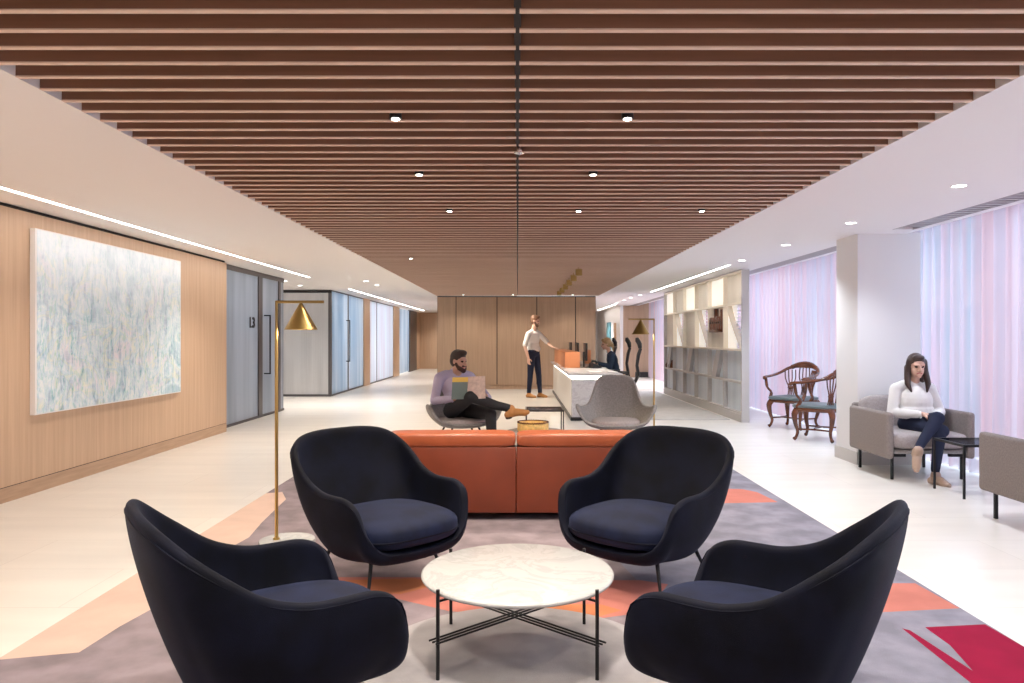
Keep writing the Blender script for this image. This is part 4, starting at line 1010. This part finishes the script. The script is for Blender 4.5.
def leaf(name, w, rot, mats, parent):
    mb = MB(); mb.box(0, w, -.004, .004, -.11, .08, 0); mb.box(0, w, -.0045, .0045, .08, .13, 1)
    o = mb.build(name, mats, parent); o.rotation_euler = rot; return o
leaf('cover', .17, (R(-10), 0, R(200)), [M['magcover'], M['magyellow']], mg)
leaf('page', .20, (R(-10), R(-4), R(-14)), [M['magpage'], M['magpage']], mg)
mg.rotation_euler = (0, 0, 0)

# --- seated woman, white blouse
def seated_woman():
    b = Body(); h = Body(); sk = M['skin2']; sh = M['whiteshirt']; tr = M['navycloth']
    Fw = Vector((.04, -1, 0)).normalized(); Rt = Vector((Fw.y, -Fw.x, 0))
    P_ = lambda f, r, z: Fw*f+Rt*r+Vector((0, 0, z))
    torso(b, P_(-.02, 0, .505), P_(-.05, 0, .74), P_(0, 0, .9), Rt, sh, pants=tr, wide=.150, belly=.11, depth=.105)
    b.e(P_(.0, 0, .56), (.165, .13, .06), sh)      # blouse hem
    b.e(P_(.0, 0, .70), (.155, .115, .16), sh); b.e(P_(-.01, 0, .61), (.172, .135, .12), sh)
    b.c(P_(-.04, 0, .85), .048, P_(-.02, 0, .95), .044, sk)
    b.c(P_(-.05, -.07, .865), .045, P_(-.05, .07, .865), .045, sh)
    head(b, h, P_(.01, .0, 1.045), (-.15, -1, -.08), sk, M['hairdark'], 'long')
    for s in (-1, 1):
        b.c(P_(-.05, s*.10, .855), .052, P_(-.05, s*.17, .825), .056, sh)
        b.c(P_(-.05, s*.175, .82), .054, P_(.0, s*.235, .60), .050, sh)
        b.c(P_(.0, s*.235, .60), .050, P_(.19, s*.09, .60), .036, sh); b.c(P_(.17, s*.10, .60), .024, P_(.22, s*.055, .605), .021, sk)
        hand(b, P_(.22, s*.055, .605), Fw*.7-Rt*s*.5+Vector((0, 0, -.05)), Vector((0, 0, -1)), -s, sk, .5, .9)
    # right leg planted, left leg crossed over it
    b.c(P_(.0, .09, .49), .085, P_(.41, .0, .47), .060, tr); b.c(P_(.41, .02, .47), .058, P_(.47, .10, .13), .038, tr); b.c(P_(.47, .10, .13), .028, P_(.475, .10, .085), .026, sk)
    shoe(b, P_(.475, .10, .07), Fw*.97-Rt*.25, M['nude'], M['nude'], .225)
    b.c(P_(.0, -.09, .50), .085, P_(.39, .03, .585), .062, tr); b.c(P_(.39, .03, .585), .060, P_(.50, .27, .34), .038, tr); b.c(P_(.50, .27, .34), .027, P_(.51, .285, .315), .026, sk)
    shoe(b, P_(.515, .29, .30), Fw*.55+Rt*.30+Vector((0, 0, -.75)), M['nude'], M['nude'], .225, (0, .55, -1))
    return b, h
b, h = seated_woman()
pw = b.build('person', loc=(3.86, 7.12, 0), voxel=.006); tag(pw, 'long-haired person in a white blouse sitting in the grey armchair', 'person')
h.build('hair', pw, voxel=.008)

# --- standing man at the counter
def standing_man():
    b = Body(); h = Body(); sk = M['skin2']; sh = M['whiteshirt']; tr = M['navycloth']
    Fw = Vector((.80, -.60, 0)).normalized(); Rt = Vector((Fw.y, -Fw.x, 0))
    P_ = lambda f, r, z: Fw*f+Rt*r+Vector((0, 0, z))
    torso(b, P_(0, 0, .98), P_(.0, 0, 1.30), P_(0, 0, 1.5), Rt, sh, pants=tr, wide=.165, belly=.115, depth=.115)
    b.e(P_(0, 0, 1.08), (.155, .12, .10), sh)
    b.c(P_(0, 0, 1.47), .058, P_(.02, 0, 1.58), .054, sk); b.c(P_(-.01, -.08, 1.465), .050, P_(-.01, .08, 1.465), .050, sh)
    head(b, h, P_(.04, 0, 1.70), (.9, -.25, -.2), sk, M['hairginger'], 'short', M['hairginger'])
    for s in (-1, 1): b.c(P_(0, s*.10, 1.45), .058, P_(0, s*.19, 1.41), .062, sh)
    b.c(P_(0, .20, 1.41), .060, P_(-.04, .27, 1.17), .056, sh); b.c(P_(-.04, .27, 1.20), .042, P_(-.03, .28, 1.12), .040, sk); b.c(P_(-.03, .28, 1.12), .040, P_(.05, .27, .88), .026, sk)
    hand(b, P_(.05, .27, .88), (.05, 0, -1), -Rt, 1, sk, .5)
    b.c(P_(0, -.20, 1.41), .058, P_(.17, -.27, 1.23), .054, sh); b.c(P_(.16, -.265, 1.24), .040, P_(.20, -.28, 1.20), .038, sk); b.c(P_(.20, -.28, 1.20), .038, P_(.36, -.21, 1.12), .026, sk)
    hand(b, P_(.36, -.21, 1.12), Fw+Vector((.1, .1, -.25)), (0, 0, -1), 1, sk, .3)
    for s, df in ((-1, .10), (1, -.06)):
        b.c(P_(0, s*.09, .93), .092, P_(df*.6+.01, s*.095, .50), .064, tr); b.c(P_(df*.6+.01, s*.095, .50), .064, P_(df, s*.10, .12), .048, tr)
        shoe(b, P_(df, s*.10, .083), Fw, M['tanleather'], M['sole'], .27)
    return b, h
b, h = standing_man()
ps = b.build('person', loc=(.36, 16.35, 0), voxel=.009); tag(ps, 'person in a white shirt and navy trousers standing at the counter', 'person')
h.build('hair', ps, voxel=.009)

# --- receptionist
def receptionist():
    b = Body(); h = Body(); sk = M['skin2']; sh = M['navyjacket']; tr = M['navycloth']
    Fw = Vector((-1, .05, 0)).normalized(); Rt = Vector((Fw.y, -Fw.x, 0))
    P_ = lambda f, r, z: Fw*f+Rt*r+Vector((0, 0, z))
    torso(b, P_(.0, 0, .58), P_(.05, 0, .86), P_(0, 0, 1), Rt, sh, pants=tr, wide=.155, belly=.12, depth=.115)
    b.c(P_(.09, 0, 1.0), .048, P_(.13, 0, 1.10), .044, sk); b.c(P_(.07, -.07, 1.0), .050, P_(.07, .07, 1.0), .050, sh)
    head(b, h, P_(.17, 0, 1.19), (-1, -.10, -.2), sk, M['hairblond'], 'tied')
    for s in (-1, 1):
        b.c(P_(.06, s*.10, .985), .055, P_(.06, s*.17, .95), .058, sh)
        b.c(P_(.06, s*.18, .95), .056, P_(.10, s*.23, .72), .046, sh); b.c(P_(.10, s*.23, .74), .046, P_(.32, s*.16, .80), .034, sh); b.c(P_(.31, s*.16, .80), .024, P_(.36, s*.15, .795), .022, sk)
        hand(b, P_(.36, s*.15, .795), Fw+Vector((0, 0, -.05)), (0, 0, -1), s, sk, .4, .9)
        b.c(P_(0, s*.09, .58), .085, P_(.27, s*.10, .58), .062, tr); b.c(P_(.27, s*.10, .58), .060, P_(.26, s*.10, .12), .040, tr)
        shoe(b, P_(.26, s*.10, .08), Fw, M['black'], M['black'], .23)
    return b, h
b, h = receptionist()
pr_ = b.build('person', loc=(1.97, 14.9, 0.008), voxel=.010); tag(pr_, 'person with tied-back blond hair in a navy jacket seated at the counter', 'person')
h.build('hair', pr_, voxel=.010)

# ------------------------------------------------------------------ light
w = bpy.data.worlds.new('world'); sc.world = w; w.use_nodes = True; N = w.node_tree.nodes; L = w.node_tree.links; bg = N['Background']
tc = N.new('ShaderNodeTexCoord'); sp = N.new('ShaderNodeSeparateXYZ'); L.new(tc.outputs['Generated'], sp.inputs[0])
mr = N.new('ShaderNodeMapRange'); mr.inputs['From Min'].default_value = -.3; mr.inputs['From Max'].default_value = .5; L.new(sp.outputs[0], mr.inputs['Value'])
mx = N.new('ShaderNodeMix'); mx.data_type = 'RGBA'; L.new(mr.outputs[0], mx.inputs[0]); mx.inputs[6].default_value = (1.0, .86, .78, 1); mx.inputs[7].default_value = (.80, .90, 1.0, 1)
L.new(mx.outputs[2], bg.inputs['Color']); bg.inputs['Strength'].default_value = 1.5
def area(loc, rot, sx, sy, e, c):
    l = bpy.data.lights.new('daylight_or_fill', 'AREA'); l.shape = 'RECTANGLE'; l.size = sx; l.size_y = sy; l.energy = e; l.color = c
    o = bpy.data.objects.new('daylight_or_fill', l); col.objects.link(o); o.location = loc; o.rotation_euler = rot
for yy, ln, e in ((11.9, 2.6, 50), (18.4, 3.2, 70), (23.0, 3.6, 75), (27.4, 2.4, 50)): area((-5.6, yy, 1.5), (0, R(-90), 0), 2.2, ln, e, (.86, .93, 1))  # fill lamps added behind the left office glass to make it glow
# daylight pouring in through the window wall
for yy in (2, 8, 14, 20): area((6.2, yy, 2.6), (0, R(62), 0), 3.0, 5.8, 215, (.68, .81, 1))

sc.view_settings.view_transform = 'Standard'; sc.view_settings.look = 'None'; sc.view_settings.exposure = .16; sc.view_settings.gamma = 1.08
sc.render.engine = 'CYCLES'
c = sc.cycles; c.use_denoising = True; c.max_bounces = 8; c.diffuse_bounces = 5; c.glossy_bounces = 4; c.transmission_bounces = 6; c.transparent_max_bounces = 12
c.sample_clamp_indirect = 6; c.caustics_reflective = False; c.caustics_refractive = False
